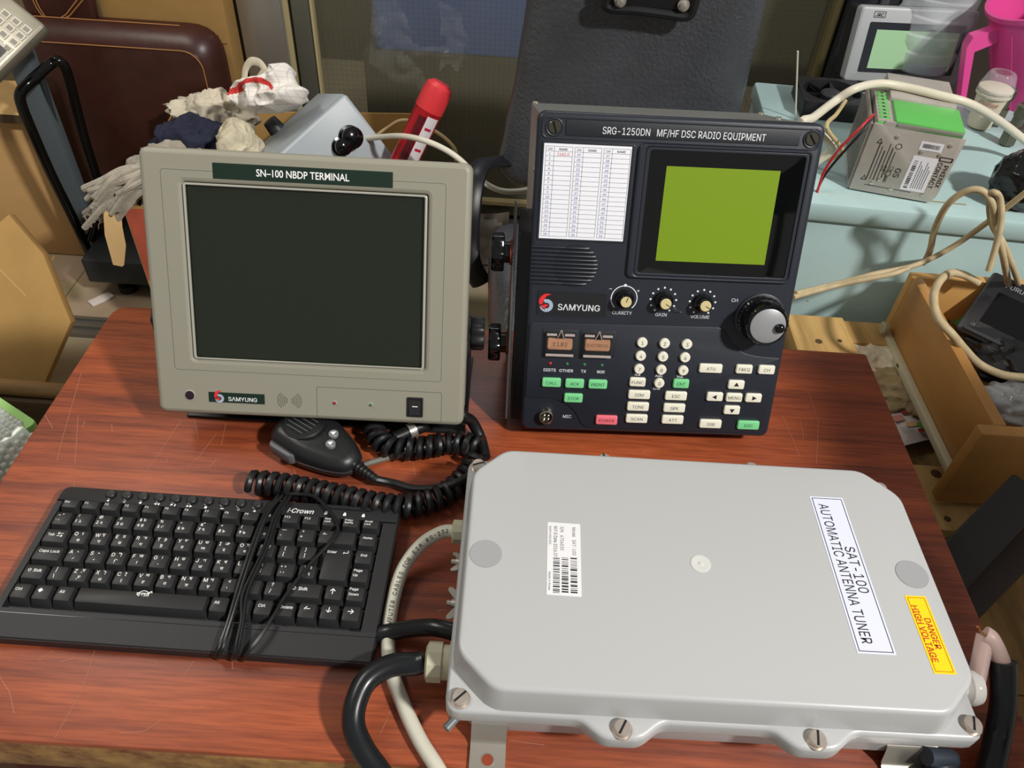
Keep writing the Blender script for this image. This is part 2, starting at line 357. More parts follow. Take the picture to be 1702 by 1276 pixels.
# ================================================================ grey terminal (monitor)
MONG = mat('terminal_grey', '8f8c7d', .5, bump=.04, bs=700); DGRN = mat('dark_green_label', '12281f', .45); SLV = mat('silver_edge', 'b5b3a8', .35, .3)
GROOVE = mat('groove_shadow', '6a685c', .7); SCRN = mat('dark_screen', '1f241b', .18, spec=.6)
LOGOR = mat('logo_red', 'e02a2c', .5); LOGOB = mat('logo_blue_grey', '9fb0c4', .5)
def logo(b, x, y, s, z):                     # red swoosh over a grey ring
    def arc(r0, r1, a0, a1, m, n=18, cx=0, cy=0, tp=None):
        A = [math.radians(a0+(a1-a0)*i/n) for i in range(n+1)]
        P = []; Q = []
        for i, a in enumerate(A):
            q = r0+(r1-r0)*(tp(i/n) if tp else 0); P.append((x+s*(cx+r1*math.cos(a)), y+s*(cy+r1*math.sin(a)))); Q.append((x+s*(cx+q*math.cos(a)), y+s*(cy+q*math.sin(a))))
        b.band(P, Q, z, m)
    arc(.22, .5, -170, 120, LOGOB, cy=-.12)
    arc(.3, .62, 62, 205, LOGOR, cx=.05, cy=.18, tp=lambda t: 1-min(1, t*2.2)); arc(.25, .52, 205, 262, LOGOR, cx=.0, cy=.05)
    arc(.02, .2, 200, 330, LOGOR, cx=-.02, cy=.0)
mon = thing('terminal_monitor', 'grey terminal with dark blank screen and green title strip, tilted back on the table', 'monitor', frame((-.3577, .5418, T+.0421), .0219, .4733))
MW, MH = 313.2, 262.3
b = MB(K); b.prism(rrect(0, 0, MW, MH, 8), -26, 0, MONG, 5, hole=rrect(40.5, 59.5, 271.5, 231.5, 2), n=3)
for (x0, y0, x1, y1) in ((19.8, 46.8, 289.6, 243.6),):
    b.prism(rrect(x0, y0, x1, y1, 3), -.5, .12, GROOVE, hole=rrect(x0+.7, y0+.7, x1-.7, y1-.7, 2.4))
    b.prism(rrect(x0-.3, y0-.3, x1+.3, y1+.3, 3), -.5, .06, SLV, hole=rrect(x0+.5, y0+.5, x1-.5, y1-.5, 2.4))
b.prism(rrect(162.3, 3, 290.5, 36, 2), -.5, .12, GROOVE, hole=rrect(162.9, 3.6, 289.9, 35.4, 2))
b.prism(rrect(40.3, 59.3, 271.7, 231.7, 3), -1, .8, SLV, .6, hole=rrect(42.6, 60.8, 269.2, 229.6, 1.5))
obj('bezel', b, mon)
b = MB(K); b.box(40, 59, -6, 272, 232, -3.2, SCRN); obj('screen', b, mon)
b = MB(K); b.prism(rrect(2, 3, MW-2, MH-1, 7), -34, -26, BLK, 2, 2); b.prism(rrect(22, 20, MW-22, MH-14, 10), -95, -34, BLK, 2, 6); obj('rear_housing', b, mon)
b = MB(K); b.prism(rrect(69.6, 236.6, 238.6, 251.1, .4), 0, .5, DGRN); b.text('SN–100 NBDP TERMINAL', 9.4, 154, 244, .65, WHT, sx=.84, bold=.012); obj('title_strip', b, mon, label='dark green strip with white lettering')
b = MB(K); b.prism(rrect(52.6, 14.2, 109.3, 24.8, .3), 0, .5, DGRN); logo(b, 63.5, 19.5, 9.2, .7); b.text('SΛMYUNG', 6.2, 87, 18.4, .65, WHT, bold=.02, sx=1.0); obj('brand_plate', b, mon)
b = MB(K); b.prism(disc(33.3, 20.2, 5.6), 0, .6, SLV, .3); b.prism(disc(33.3, 20.2, 4.9), .1, 1.0, mat('ir_lens', '2a1b26', .15), .8); obj('sensor_window', b, mon)
b = MB(K); HOLE = mat('hole_black', '2b2a24', .8)
for sg in (-1, 1):
    for r in (3.2, 5.4, 7.6, 9.8, 12):
        n = int(2+r*.75)
        for i in range(n): a = math.radians(-42+84*i/(n-1)); b.prism(disc(134.7+sg*r*math.cos(a), 19.4+.9*r*math.sin(a), .5, 8), -.2, .15, HOLE)
obj('speaker_holes', b, mon)
for x, y, c in ((180.7, 19.3, '8a1d18'), (217.9, 19.2, '3c6b45')):
    b = MB(K); b.prism(disc(x, y, 2.6), -.2, .35, SLV, .2); b.lathe([(1.7, 0), (1.7, .8), (1.1, 1.6), (.2, 1.9)], mat('led_'+c, c, .25), 16, x, y); obj('indicator_lamp', b, mon)
b = MB(K); b.prism(rrect(254.8, 8.3, 271.4, 29.4, 1), 0, 1.4, BLK, .5, hole=rrect(257, 10.5, 269.2, 27.2, .5)); obj('switch_frame', b, mon)
b = MB(K); b.loft([[(257.2, 11, 0), (269, 11, 0), (269, 27, 0), (257.2, 27, 0)], [(257.2, 11, 3.2), (269, 11, 3.2), (269, 19, 1.0), (257.2, 19, 1.0)], ][:1]+[[(257.2, 11.2, 3.4), (269, 11.2, 3.4), (269, 26.8, .4), (257.2, 26.8, .4)]], BLK); b.line(260.5, 20, 266, 20, .9, 2.1, WHT); obj('rocker_switch', b, mon)
def lobed_knob(r, h, m, n=7): b = MB(K); b.lathe([(r*.55, -h*.6), (r*.55, 0), (r*.94, 0), (r, h*.12), (r, h*.85), (r*.92, h), (r*.3, h)], m, 42, flute=.085, nf=n); return b
def side(x, y, z, s=1):                      # matrix: knob axis along local +-x
    r = M.Rotation(s*PI/2, 4, 'Y'); r.translation = V((x, y, z))*K; return r
obj('clamp_knob', lobed_knob(17, 14, BLK), mon, side(MW+3, 88, -52))
obj('clamp_knob', lobed_knob(17, 14, BLK), mon, side(-3, 88, -52, -1))
b = MB(K)
for x in (-2.5, MW): b.prism(fillet([(10, -103), (105, -64), (105, -40), (70, -36), (-8, -60)], 4), x, x+2.5, BLK)
b.v = [V((p.z, p.x, p.y)) for p in b.v]
obj('yoke_bracket', b, mon)
zf = M.Identity(4)
b = MB(); iv = mon.matrix_world.inverted()
b.box(-.35, .575, T, -.045, .70, T+.004, BLK, .001); b.M = iv; b.v = [iv @ p for p in b.v]; obj('bracket_foot', b, mon)
# ================================================================ radio
RADB = mat('radio_blue_grey', '22262f', .42, bump=.05, bs=900); RADD = mat('radio_dark_plate', '1d2026', .5, bump=.1, bs=1200); CHAS = mat('chassis_grey', '8b8c88', .38, .55, var=.05, vs=12)
CREAM = mat('cream_button', 'e9e6d4', .4); GRNB = mat('green_button', '7ad08e', .4); REDB = mat('rose_button', 'e8707c', .4); PEACH = mat('peach_button', 'd39a74', .45)
LCD = mat('lcd_green', '76921c', .45, spec=.3); LENS = mat('display_surround', '08090a', .06, spec=.7); LT = mat('legend_white', 'e4e6ea', .6)
rad = thing('radio_set', 'dark blue-grey marine radio with green display, keypad and channel card, standing on the table', 'radio', frame((.0158, .5706, T+.02), .042, .3681))
RW, RH = 269.0, 324.5
b = MB(K); b.prism([(3, -14), (RH-3, -14), (RH-3, -190), (56, -190), (3, -60)][::-1], 2, RW-3, CHAS, 1, 1); b.v = [V((p.z, p.x, p.y)) for p in b.v]
b.box(70, RH-3, -62, 200, RH-2.6, -30, mat('faded_sticker', '9d9ca2', .4))
obj('chassis', b, rad)
def pan_screw(b, r, m=NICK, slot=True):
    b.lathe([(r, 0), (r, r*.25), (r*.75, r*.55), (r*.2, r*.7)], m, 16)
    if slot: b.box(-r*.75, -r*.12, r*.52, r*.75, r*.12, r*.74, BLK)
for x, z in ((6, -183), (9, -22), (100, -22), (183, -22), (258, -22), (262, -175), (255, -95)):
    b = MB(K); pan_screw(b, 3.6); r = M.Rotation(-PI/2, 4, 'X'); r.translation = V((x, RH-3, z))*K; obj('case_screw', b, rad, r)
for y in (268, 76, 160): b = MB(K); pan_screw(b, 3.6); obj('case_screw', b, rad, side(2, y, -30, -1))
b = MB(K); b.prism(rrect(0, 0, RW, RH, 8), -16, 0, RADB, 4, 1, n=3)
b.prism(rrect(4, 300.8, RW-4, RH-4, 5), -1, .7, RADB, .6, hole=rrect(6, 302.4, RW-6, RH-5.8, 4))
b.prism(rrect(5.4, 206.2, 92.5, 298.9, 2), -1, 1.3, RADB, .8, hole=rrect(7, 207.4, 90, 297.2, .5))
b.prism(fillet([(3, 38), (33, 38), (46, 33), (58, 22), (64, 9), (71, 4.8), (262, 4.8), (266, 92.5), (240, 94), (226, 97), (214, 106), (206, 118), (199, 124), (3, 122)], [2, 8, 10, 10, 8, 8, 3, 2, 8, 10, 10, 8, 6, 6]), -1, 1.4, RADB, 1.2)
b.prism(rrect(9.6, 129, 79, 155, .8), -1, .9, RADB, .6, hole=rrect(10.4, 129.8, 78.2, 154.2, .4))
for x in (20.5, 59): b.prism(rrect(x-4, 87, x+34, 116, 2), .8, 1.9, RADD, .4)
obj('front_panel', b, rad)
b = MB(K); b.prism(rrect(26.4, 304.2, 245.4, 318.4, .5), 0, .8, RADD, .4); b.text('SRG-1250DN   MF/HF DSC RADIO EQUIPMENT', 9.1, 136.8, 310.4, 1.0, LT, sx=.785); obj('name_plate', b, rad)
for x, y, a in ((15.9, 311.2, 1.9), (256.8, 310.8, 2.2)):
    b = MB(K); b.lathe([(8.2, 0), (8.2, .8), (7.6, 1.1), (6.6, .6)], RADB, 28, x, y); DS = mat('dark_screw', '5b5a50', .3, .8); b.lathe([(6, .3), (6, 1.5), (5.4, 2.0), (.2, 2.0)], DS, 24, x, y)
    b.line(x-5.2*math.cos(a), y-5.2*math.sin(a), x+5.2*math.cos(a), y+5.2*math.sin(a), 1.7, 2.1, BLKG); obj('panel_screw', b, rad)
# channel card
b = MB(K); b.prism(rrect(7.3, 207.8, 89.6, 296.8), -.2, .6, mat('card_white', 'e9eaf0', .55)); BLU = mat('card_blue', '4c55a8', .6); RDI = mat('card_red', 'd03a44', .6)
n = 1
for k in range(3):
    x0 = 9.2+k*27.2; x1 = x0+25.0; xm = x0+7.8
    for r in range(20): y = 294.2-r*4.42; b.line(x0, y, x1, y, .25, .75, GREYINK)
    for x in (x0, xm, x1): b.line(x, 294.2, x, 294.2-19*4.42, .25, .75, GREYINK)
    b.text('CH', 3, (x0+xm)/2, 291.8, .8, INK); b.text('NAME', 3, (xm+x1)/2, 291.8, .8, INK)
    for r in range(18): b.text(str(n), 3.1, (x0+xm)/2, 291.8-(r+1)*4.42, .8, BLU); n += 1
b.text('2182.0', 3.6, 25.6, 287.3, .8, RDI)
obj('channel_card', b, rad, label='white card listing channels and names')
# display
b = MB(K); b.prism(rrect(95.5, 171.8, 260.5, 300.6, 6), 0, 3.2, RADB, 2, hole=rrect(103, 175, 258, 297.6, 4), n=3); b.prism(rrect(103, 175, 258, 297.6, 4), 0, 2.0, RADB, .5, hole=rrect(106.8, 177.6, 254.4, 295.2, 3)); obj('display_bezel', b, rad)
b = MB(K); b.prism(rrect(106.5, 177.4, 254.6, 295.4, 3), -.2, 1.2, LENS, .2); obj('display_glass', b, rad)
b = MB(K); b.prism(rrect(123.7, 190.4, 232.3, 281.0, .5), 0, 1.5, LCD); obj('lcd', b, rad, label='yellow-green blank LCD')
# grille
b = MB(K); DRK = mat('grille_dark', '121418', .6)
b.prism(disc(45, 181.5, 21.3, 36), 0, .5, DRK)
for i in range(10):
    y = 163.5+i*4.0; dy = y-181.5; xr = 45+math.sqrt(max(20, 21.6**2-dy*dy)); b.tube([(1.5, y, .3), (3, y, .8), (xr-3, y, .9), (xr, y, .1)], 1.35, RADB, 8)
    xl = 45-math.sqrt(max(1, 21**2-dy*dy)); b.tube([(xl-1, y, .9), (xl+1.5, y, 1.5), (xr-4, y, 1.5), (xr-2, y, .9)], 1.2, RADB, 8)
obj('speaker_grille', b, rad)
b = MB(K); b.prism(rrect(10.4, 129.8, 78.2, 154.2), 0, .5, mat('brand_black', '17181b', .5)); logo(b, 19, 141.5, 13.5, .8); b.text('SΛMYUNG', 9.2, 51.8, 139, .7, LT, sx=.98, bold=.02); obj('brand_plate', b, rad)
# rotary knobs
CAPC = mat('knob_cap_cream', 'cdbf8c', .35)
for x, y, nm, a in ((96.8, 150.2, 'CLARITY', 1.25), (136.6, 149.9, 'GAIN', -.55), (176.6, 149.2, 'VOLUME', -.5)):
    kb = MB(K); kb.lathe([(9.2, 0), (9.2, 4), (7, 5.5), (6.8, 12), (6, 12.8), (.2, 12.8)], BLKG, 40, x, y, flute=.035, nf=16); ko = obj('knob', kb, rad)
    c = MB(K); c.lathe([(5.5, 12.7), (5.5, 13.6), (5, 14), (.2, 14)], CAPC, 24, x, y); c.line(x, y, x+5.2*math.cos(a), y+5.2*math.sin(a), .8, 14.1, INK); obj('knob_cap', c, ko)
    d = MB(K); d.text(nm, 5.0, x-.6, y-15.2, .15, LT, bold=.01)
    if nm == 'CLARITY':
        A = [math.radians(-48+276*i/40) for i in range(41)]; d.band([(x+13.5*math.cos(q), y+13.5*math.sin(q)) for q in A], [(x+12.6*math.cos(q), y+12.6*math.sin(q)) for q in A], .12, LT); d.poly(disc(x, y+13.6, 1.5, 12), .14, LT)
        d.text('−', 6, x-14.5, y+9.5, .15, LT); d.text('+', 6, x+13.5, y+9, .15, LT)
    else:
        for i in range(11): q = math.radians(-55+290*i/10); d.poly(disc(x+13*math.cos(q), y+13*math.sin(q), 1.05, 10), .12, LT)
    obj('scale_legend', d, rad)
b = MB(K); b.tube(smooth([(142, 149, 14), (148, 144, 8), (154, 139.5, 3), (157, 137.5, .6)], 5), .35, CLEAR, 6); obj('wire_thread', b, rad)
# channel dial
b = MB(K); b.lathe([(25.5, 0), (25.5, 2), (24.2, 2.6)], RADB, 40, 237.2, 135.5); b.lathe([(23.5, 0), (23.5, 6), (22, 8), (22, 23), (20, 26), (18, 26.4)], BLKG, 72, 237.2, 135.5, flute=.014, nf=24); dl = obj('channel_dial', b, rad)
b = MB(K); b.lathe([(17.6, 26), (17.6, 27.6), (17.0, 28), (.2, 28)], mat('dial_grey', '9c9da0', .35, .3), 40, 237.2, 135.5); obj('dial_cap', b, dl)
b = MB(K); b.ball((248.6, 134.2, 29.5), (5, 5, 4), BLKG); obj('finger_knob', b, dl)
b = MB(K); b.text('CH', 5.2, 208.9, 152.8, .15, LT, bold=.012); obj('dial_legend', b, rad)
# buttons
def button(x, y, w_, h_, m, t, ink, sz=5, tri=None):
    b = MB(K); b.M = M.Scale(K, 4)
    b.prism(rrect(x-w_/2, y-h_/2, x+w_/2, y+h_/2, 1.8), 1.2, 4.4, m, 1.0, n=3)
    if tri is not None: b.poly([(x+3.2*math.cos(tri+2*PI*i/3), y+3.0*math.sin(tri+2*PI*i/3)) for i in range(3)], 4.5, INK)
    elif t: b.text(t, sz, x, y, 4.5, ink, sx=1.0)
    obj('button', b, rad, label='%s button' % {GRNB: 'green', CREAM: 'cream', REDB: 'rose red'}[m] if m != CREAM else None)
GI = mat('green_ink', '1d5a3a', .6); RI = mat('rose_ink', '7a2032', .6); PK = mat('key_ink', '3a3a38', .6)
for x, y, w_, t in ((29.4, 57.2, 19.6, 'CALL'), (53.7, 57, 19.6, 'ACK'), (78.1, 57, 19.6, 'PRINT'), (53.6, 40.3, 19.6, 'STOP'), (165.6, 61, 16.6, 'ENT'), (244.5, 15.4, 23.5, 'DSC')): button(x, y, w_, 10, GRNB, t, GI)
button(91.1, 15.9, 23, 10.4, REDB, 'POWER', RI)
for x, y, w_, t in ((119.6, 61.1, 16.6, 'FUNC'), (122.9, 46.8, 23, 'DIM'), (162, 46.8, 23, 'ESC'), (123.1, 33, 23, 'TONE'), (162, 32.8, 23, 'SPK'), (123.2, 18.8, 23, 'SCAN'), (161.9, 19, 23, 'ATT'), (194.4, 79.3, 24, 'ATU'), (229.6, 79.8, 17, 'FREQ'), (253.2, 80, 17, 'CH'), (224.1, 47.2, 17, 'MENU'), (203.4, 15.5, 23.5, 'SSB')): button(x, y, w_, 9.8, CREAM, t, PK)
for x, y, a in ((224, 62, PI/2), (223.9, 32.6, -PI/2), (203.4, 47.4, PI), (244.8, 47.5, 0)): button(x, y, 17, 9.8, CREAM, '', PK, tri=a)
for i, (x, y) in enumerate([(119.7+23.1*(k % 3), 105.1-14.6*(k//3)) for k in range(9)]+[(142.5, 60.8)]):
    b = MB(K); b.lathe([(5.3, 1.2), (5.3, 4.2), (4.6, 5.1), (.2, 5.2)], CREAM, 24, x, y); b.text(str((i+1) % 10), 5.6, x, y, 5.3, PK); obj('keypad_button', b, rad)
b = MB(K)
for x, y, t in ((119, 69, 'N.B'), (141.6, 68.4, 'AGC'), (164, 68.4, 'SQL'), (141, 53.8, 'CHK'), (26.7, 70.6, 'DISTS'), (44, 70.4, 'OTHER'), (62, 70.4, 'TX'), (80.2, 70.4, 'W/K')): b.text(t, 4.6 if y > 70 else 3.9, x, y, 1.55, LT, bold=.012)
b.text('MIC', 5, 48.8, 17.2, .15, LT, bold=.012); obj('panel_legend', b, rad)
for x, c in ((26.8, 'a8242a'), (44.3, '2f6a46'), (62.4, '2f6a46'), (80.5, '2f6a46')):
    b = MB(K); b.lathe([(1.8, 1.3), (1.8, 2.0), (1.2, 2.6), (.2, 2.9)], mat('led_'+c, c, .25), 14, x, 77.9); obj('indicator_lamp', b, rad)
for x, t, z in ((35.3, '2182', 6.2), (74, 'DISTRESS', 4.5)):
    b = MB(K); b.prism(rrect(x-12.6, 94.5, x+12.6, 106.5, 2), 1.9, 4.6, PEACH, .8); b.text(t, z, x, 100.6, 4.75, mat('peach_ink', '5a3220', .6), sx=1.05); gb = obj('guarded_button', b, rad, label='peach button lettered '+t)
    b = MB(K); b.box(x-14.3, 87.6, 5.2, x+14.3, 112.6, 6.2, CLEAR, .2); b.box(x-14.3, 87.6, 1.9, x-13.6, 112.6, 5.2, CLEAR); b.box(x+13.6, 87.6, 1.9, x+14.3, 112.6, 5.2, CLEAR); b.box(x-14.3, 87.4, 1.9, x+14.3, 88.3, 6.2, CLEAR)
    FR = mat('frosted_clear', 'e6d8d2', .3, trans=.55)
    b.box(x-14.3, 87.6, 6.2, x+14.3, 90.4, 6.7, FR, .2); b.box(x-14.3, 109.8, 6.2, x-4, 112.4, 6.7, FR, .2); b.box(x+4, 109.8, 6.2, x+14.3, 112.4, 6.7, FR, .2)
    b.tube(smooth([(x-3.2, 108, 6.6), (x-1.4, 113, 8.5), (x, 117.2, 9.6), (x+1.4, 113, 8.5), (x+3.2, 108, 6.6)], 4), .5, FR, 6); b.box(x-4, 107.4, 6.2, x+4, 108.6, 6.8, BLK)
    b.box(x-16, 110, 2, x+16, 112, 4, BLK); obj('hinged_cover', b, gb, label='clear flip cover')
b = MB(K); b.lathe([(8.6, 0), (8.6, 2.2), (7.9, 3.2), (7.9, 6.5), (6.5, 7), (6.1, 6.4), (6.1, 1.5), (.2, 1.5)], mat('socket_nickel', 'b9b3a2', .22, 1), 32, 26.3, 17.8); so = obj('mic_socket', b, rad)
b = MB(K); b.lathe([(6, 1.4), (6, 2.6), (.2, 2.6)], mat('socket_insulator', '3a352c', .5), 20, 26.3, 17.8)
for k in range(4): a = PI/4+k*PI/2; b.lathe([(1, 2.5), (1, 6), (.4, 6.4)], STEEL, 10, 26.3+3.1*math.cos(a), 17.8+3.1*math.sin(a))
obj('socket_pins', b, so)
# yoke with clamp knobs
YK = mat('bracket_grey', '5d6165', .4, .5)
def sideplate(P, x0, x1, m):
    b = MB(K); b.prism(P, x0, x1, m, .4, .4); b.v = [V((p.z, p.x, p.y)) for p in b.v]; return b   # (y, z) polygon -> local x thickness
obj('yoke_bracket', sideplate(fillet([(0, -20), (120, -16), (238, -26), (238, -34), (150, -80), (42, -140), (6, -40)], 5), -16.5, -14, YK), rad)
obj('yoke_bracket', sideplate(fillet([(30, -30), (120, -26), (150, -80), (46, -120)], 5), RW-2.5, RW-.5, YK), rad)
obj('side_rail', sideplate(fillet([(2, -16), (210, -16), (230, -40), (20, -40)], 3), -11, 2, BLK), rad)
for y, z in ((184, -36), (83, -44)):
    kn = obj('clamp_knob', lobed_knob(19, 13, BLKG, 6), rad, side(-25, y, z, -1))
    b = MB(K); b.lathe([(13, 0), (13, 2.5), (9, 2.5)], mat('rust_washer', '8a3c22', .6), 24); b.lathe([(9, 2.5), (9, 8)], BLK, 20); obj('washer', b, rad, side(-16.6, y, z, -1), label='rust red washer')
b = MB(); iv = rad.matrix_world.inverted(); b.box(.02, .625, T, .29, .75, T+.0035, YK, .001); b.v = [iv @ p for p in b.v]; obj('bracket_foot', b, rad)
# ================================================================ keyboard
KBB = mat('keyboard_black', '242426', .5, bump=.1, bs=1500); KEY = mat('key_black', '262627', .46, bump=.06, bs=1500)
ky = frame((0, 0, T), -.0076); kroot = ky @ M.Translation((-.4285, .3000, 0))
kbd = thing('keyboard', 'black compact keyboard with white Latin and Bengali legends, its cord wound round it', 'keyboard', kroot)
ox, oy = -.4285, .3000
KW, KD = .3268, .1560
b = MB(); P = fillet([(0, 0), (KW, 0), (KW, KD), (0, KD)], [.006, .004, .004, .008])
wl = rrect(.0062, .0255, .3135, .1385, .002)
def ringpts(Pn, k):                          # resample a loop so a frame can be bridged
    Pn = [V(p) for p in Pn]+[V(Pn[0])]; L_ = [0]
    for a, c in zip(Pn, Pn[1:]): L_.append(L_[-1]+(c-a).length)
    out = []
    for i in range(k):
        s = L_[-1]*i/k; j = max(q for q in range(len(L_)) if L_[q] <= s+1e-12); j = min(j, len(Pn)-2); t = (s-L_[j])/max(1e-9, L_[j+1]-L_[j]); out.append(tuple(Pn[j].lerp(Pn[j+1], t)))
    return out
b.prism(P, .002, .0125, KBB, .0, .0015)
# top frame as four bars round the key well
for r_ in ((0.0004, .0255, .0062, .1385), (.3135, .0255, KW-.0004, .1385)): b.box(r_[0], r_[1], .012, r_[2], r_[3], .0178, KBB)
b.prism(fillet([(.0004, .1385), (KW-.0004, .1385), (KW-.0004, KD-.0004), (.0004, KD-.0004)], [.0001, .0001, .004, .008]), .012, .0186, KBB, .001)
b.loft([[(.0004, .0003, .012), (KW-.0004, .0003, .012), (KW-.0004, .0255, .012), (.0004, .0255, .012)], [(.0012, .0012, .0142), (KW-.0012, .0012, .0142), (KW-.0004, .0255, .0178), (.0004, .0255, .0178)]], KBB)
b.line(.0004, .0215, KW, .0215, .0004, .0174, BLKG)
b.text('i·Crown', .0074, .2330, .1452, .0188, WHT, shear=.25, bold=.03, sx=1.02, up=True)
for x in (.2575, .2755, .2935): b.prism(rrect(x-.0014, .1432, x+.0014, .1456, .0003), .0186, .0188, WHT); b.prism(rrect(x-.0009, .1456, x+.0009, .147, .0005), .0186, .0187, WHT); b.line(x+.002, .150, x+.002, .1525, .0006, .0188, BLKG)
b.prism(rrect(.2575, .1497, .3005, .1513, .0004), .0184, .0187, BLKG)
for x in (.018, .3):
    for y in (.02, .135): b.lathe([(.006, 0), (.006, .003)], RUB, 12, x, y)
obj('case', b, kbd)
ICON = ['◀', '◁', '●', '◀◀', '▶▮', '▶▶', '■', '▬', '○', '▲']
for i in range(10):
    x = .0485+i*.01572; b = MB(); b.lathe([(.0052, .0184), (.0052, .0188), (.0047, .0190)], BLKG, 20, x, .1487); b.lathe([(.0044, .0186), (.0044, .0208), (.0038, .0214), (.0002, .0212)], KEY, 20, x, .1487); b.text(ICON[i], .0032, x-.0005, .1418, .0188, WHT, up=True); obj('media_button', b, kbd)
U = .01905
def key(xa, xb, row, lab, depth=U, yf=None):
    b = MB(); y0 = (.0325+.01905*(row)) + .0348-.0325-.0004 if yf is None else yf; y0 -= .0059-.0005
    x0, x1 = xa+.0004, xb-.0004; y0, y1 = y0+.0004, y0+depth-.0006; zb, zt = .0124, .0221
    fs, bs_, ls, rs = .0036, .0010, .0016, .0024
    lo = rrect(x0, y0, x1, y1, .0012, 2); m1 = rrect(x0+ls*.15, y0+fs*.2, x1-rs*.15, y1-bs_*.2, .0012, 2); hi = rrect(x0+ls, y0+fs, x1-rs, y1-bs_, .0016, 2); hi2 = rrect(x0+ls+.0005, y0+fs+.0005, x1-rs-.0005, y1-bs_-.0004, .0014, 2)
    b.loft([[(x, y, zb) for x, y in lo], [(x, y, zb+.002) for x, y in m1], [(x, y, zt-.0003) for x, y in hi], [(x, y, zt) for x, y in hi2]], KEY)
    X0, X1, Y0, Y1 = x0+ls+.0014, x1-rs-.0012, y0+fs+.0012, y1-bs_-.0012; z = zt+.00006
    for it in lab:
        t, fx, fy, s = it[:4]; al = it[4] if len(it) > 4 else 'C'
        b.text(t, s, X0+(X1-X0)*fx, Y0+(Y1-Y0)*fy, z, WHT, al=al, up=True, bold=.008)
    return obj('key', b, kbd)
XO = -ox
def kx(v): return v+XO
def single(t, s=.0040): return [(t, 0, .72, s, 'L')]
def two(t): a, c = t.split('|'); return [(a, 0, .88, .0036, 'L'), (c, 0, .45, .0036, 'L')]
def beng(l, a, c): return [(l, .02, .80, .0052, 'L'), (a, .66, .84, .0042), (c, .52, .22, .0042)]
L0 = -.4205
fl = ['Esc']+['F%d' % i for i in range(1, 13)]
for i in range(16):
    lab = single(fl[i], .0036) if i < 13 else two(['Num|Lock', 'PrtScr|SysRq', 'Scroll|Lock'][i-13])
    key(kx(L0+i*U), kx(L0+(i+1)*U), 0, [(a[0], a[1], a[2], a[3]*(.9 if i < 13 else .8), a[4]) for a in lab], depth=.0150, yf=.0348+.01905*5-.0348+.0348+.0002)
nums = ['~ "|` \'', '!|1 ১', '@|2 ২', '#|3 ৩', '$ ৳|4 ৪', '%|5 ৫', '^|6 ৬', '& ঁ|7 ৭', '*|8 ৮', '(|9 ৯', ')|0 ০', '—|-', '+|=']
for i, s in enumerate(nums): a, c = s.split('|'); key(kx(L0+i*U), kx(L0+(i+1)*U), 4, [(a, .1, .88, .0042, 'L'), (c, .05, .35, .0046, 'L')])
x = L0+13*U; key(kx(x), kx(-.1348), 4, [('←', .05, .75, .005, 'L')]); 
R0, R1 = kx(-.1348), kx(-.1157)
key(R0, R1, 4, [('Home', .5, .65, .0034)])
key(kx(L0), kx(-.3957), 3, [('Tab', .08, .6, .0038, 'L'), ('⇆', .72, .62, .006)])
qw = [('Q', 'ং', 'ঙ'), ('W', 'য়', 'য'), ('E', 'ঢ', 'ড'), ('R', 'ফ', 'প'), ('T', 'ঠ', 'ট'), ('Y', 'ছ', 'চ'), ('U', 'ঝ', 'জ'), ('I', 'ঞ', 'হ'), ('O', 'ঘ', 'গ'), ('P', 'ঢ়', 'ড়')]
for i, k in enumerate(qw): key(kx(-.3957+i*U), kx(-.3957+(i+1)*U), 3, beng(*k))
for i, s in ((10, '{|['), (11, '}|]')): a, c = s.split('|'); key(kx(-.3957+i*U), kx(-.3957+(i+1)*U), 3, [(a, .3, .8, .005), (c, .3, .25, .005)])
key(kx(-.1630), kx(-.1348), 2, [('Enter', .02, 1.02*.9, .0038, 'L'), ('↵', .82, .92, .006)], depth=2*U)
key(R0, R1, 3, [('End', .5, .65, .0036)])
key(kx(L0), kx(-.3916), 2, [('Caps Lock', .1, .7, .0040, 'L')])
for i, k in enumerate([('A', 'ৃ', '৴'), ('S', 'ূ', 'ু'), ('D', 'ী', 'ি'), ('F', 'অ', 'া'), ('G', '।', '্'), ('H', 'ভ', 'ব'), ('J', 'খ', 'ক'), ('K', 'থ', 'ত'), ('L', 'ধ', 'দ')]): key(kx(-.3916+i*U), kx(-.3916+(i+1)*U), 2, beng(*k))
for i, s in ((9, ':|;'), (10, '" "|\' \''), (11, '| ৎ|\\ ৎ')):
    a, c = (s.split('|') if i < 11 else ('|', '\\')); key(kx(-.3916+i*U), kx(-.3916+(i+1)*U), 2, [(a, .25, .8, .0048), (c, .25, .25, .0048)]+([('ঃ', .75, .85, .0042), ('ং', .7, .25, .0042)] if i == 11 else []))
key(R0, R1, 2, two('Page|Up'))
key(kx(L0), kx(-.3975), 1, [('⇧ Shift', .1, .65, .0042, 'L')]); key(kx(-.3975), kx(-.3785), 1, [('|', .3, .8, .0048), ('\\', .3, .25, .0048)])
for i, k in enumerate([('Z', '্য', '্র'), ('X', 'ৗ', 'ও'), ('C', 'ৈ', 'ে'), ('V', 'ল', 'র'), ('B', 'ণ', 'ন'), ('N', 'ষ', 'স'), ('M', 'শ', 'ম')]): key(kx(-.3785+i*U), kx(-.3785+(i+1)*U), 1, beng(*k))
for i, (a, c) in enumerate((('<', ','), ('>', '.'), ('?', '/'))): i += 7; key(kx(-.3785+i*U), kx(-.3785+(i+1)*U), 1, [(a, .35, .82, .0048), (c, .3, .25, .0048)])
key(kx(-.1880), kx(-.1539), 1, [('⇧ Shift', .1, .65, .0046, 'L')]); key(kx(-.1539), R0, 1, [('↑', .4, .6, .0075)]); key(R0, R1, 1, two('Page|Down'))
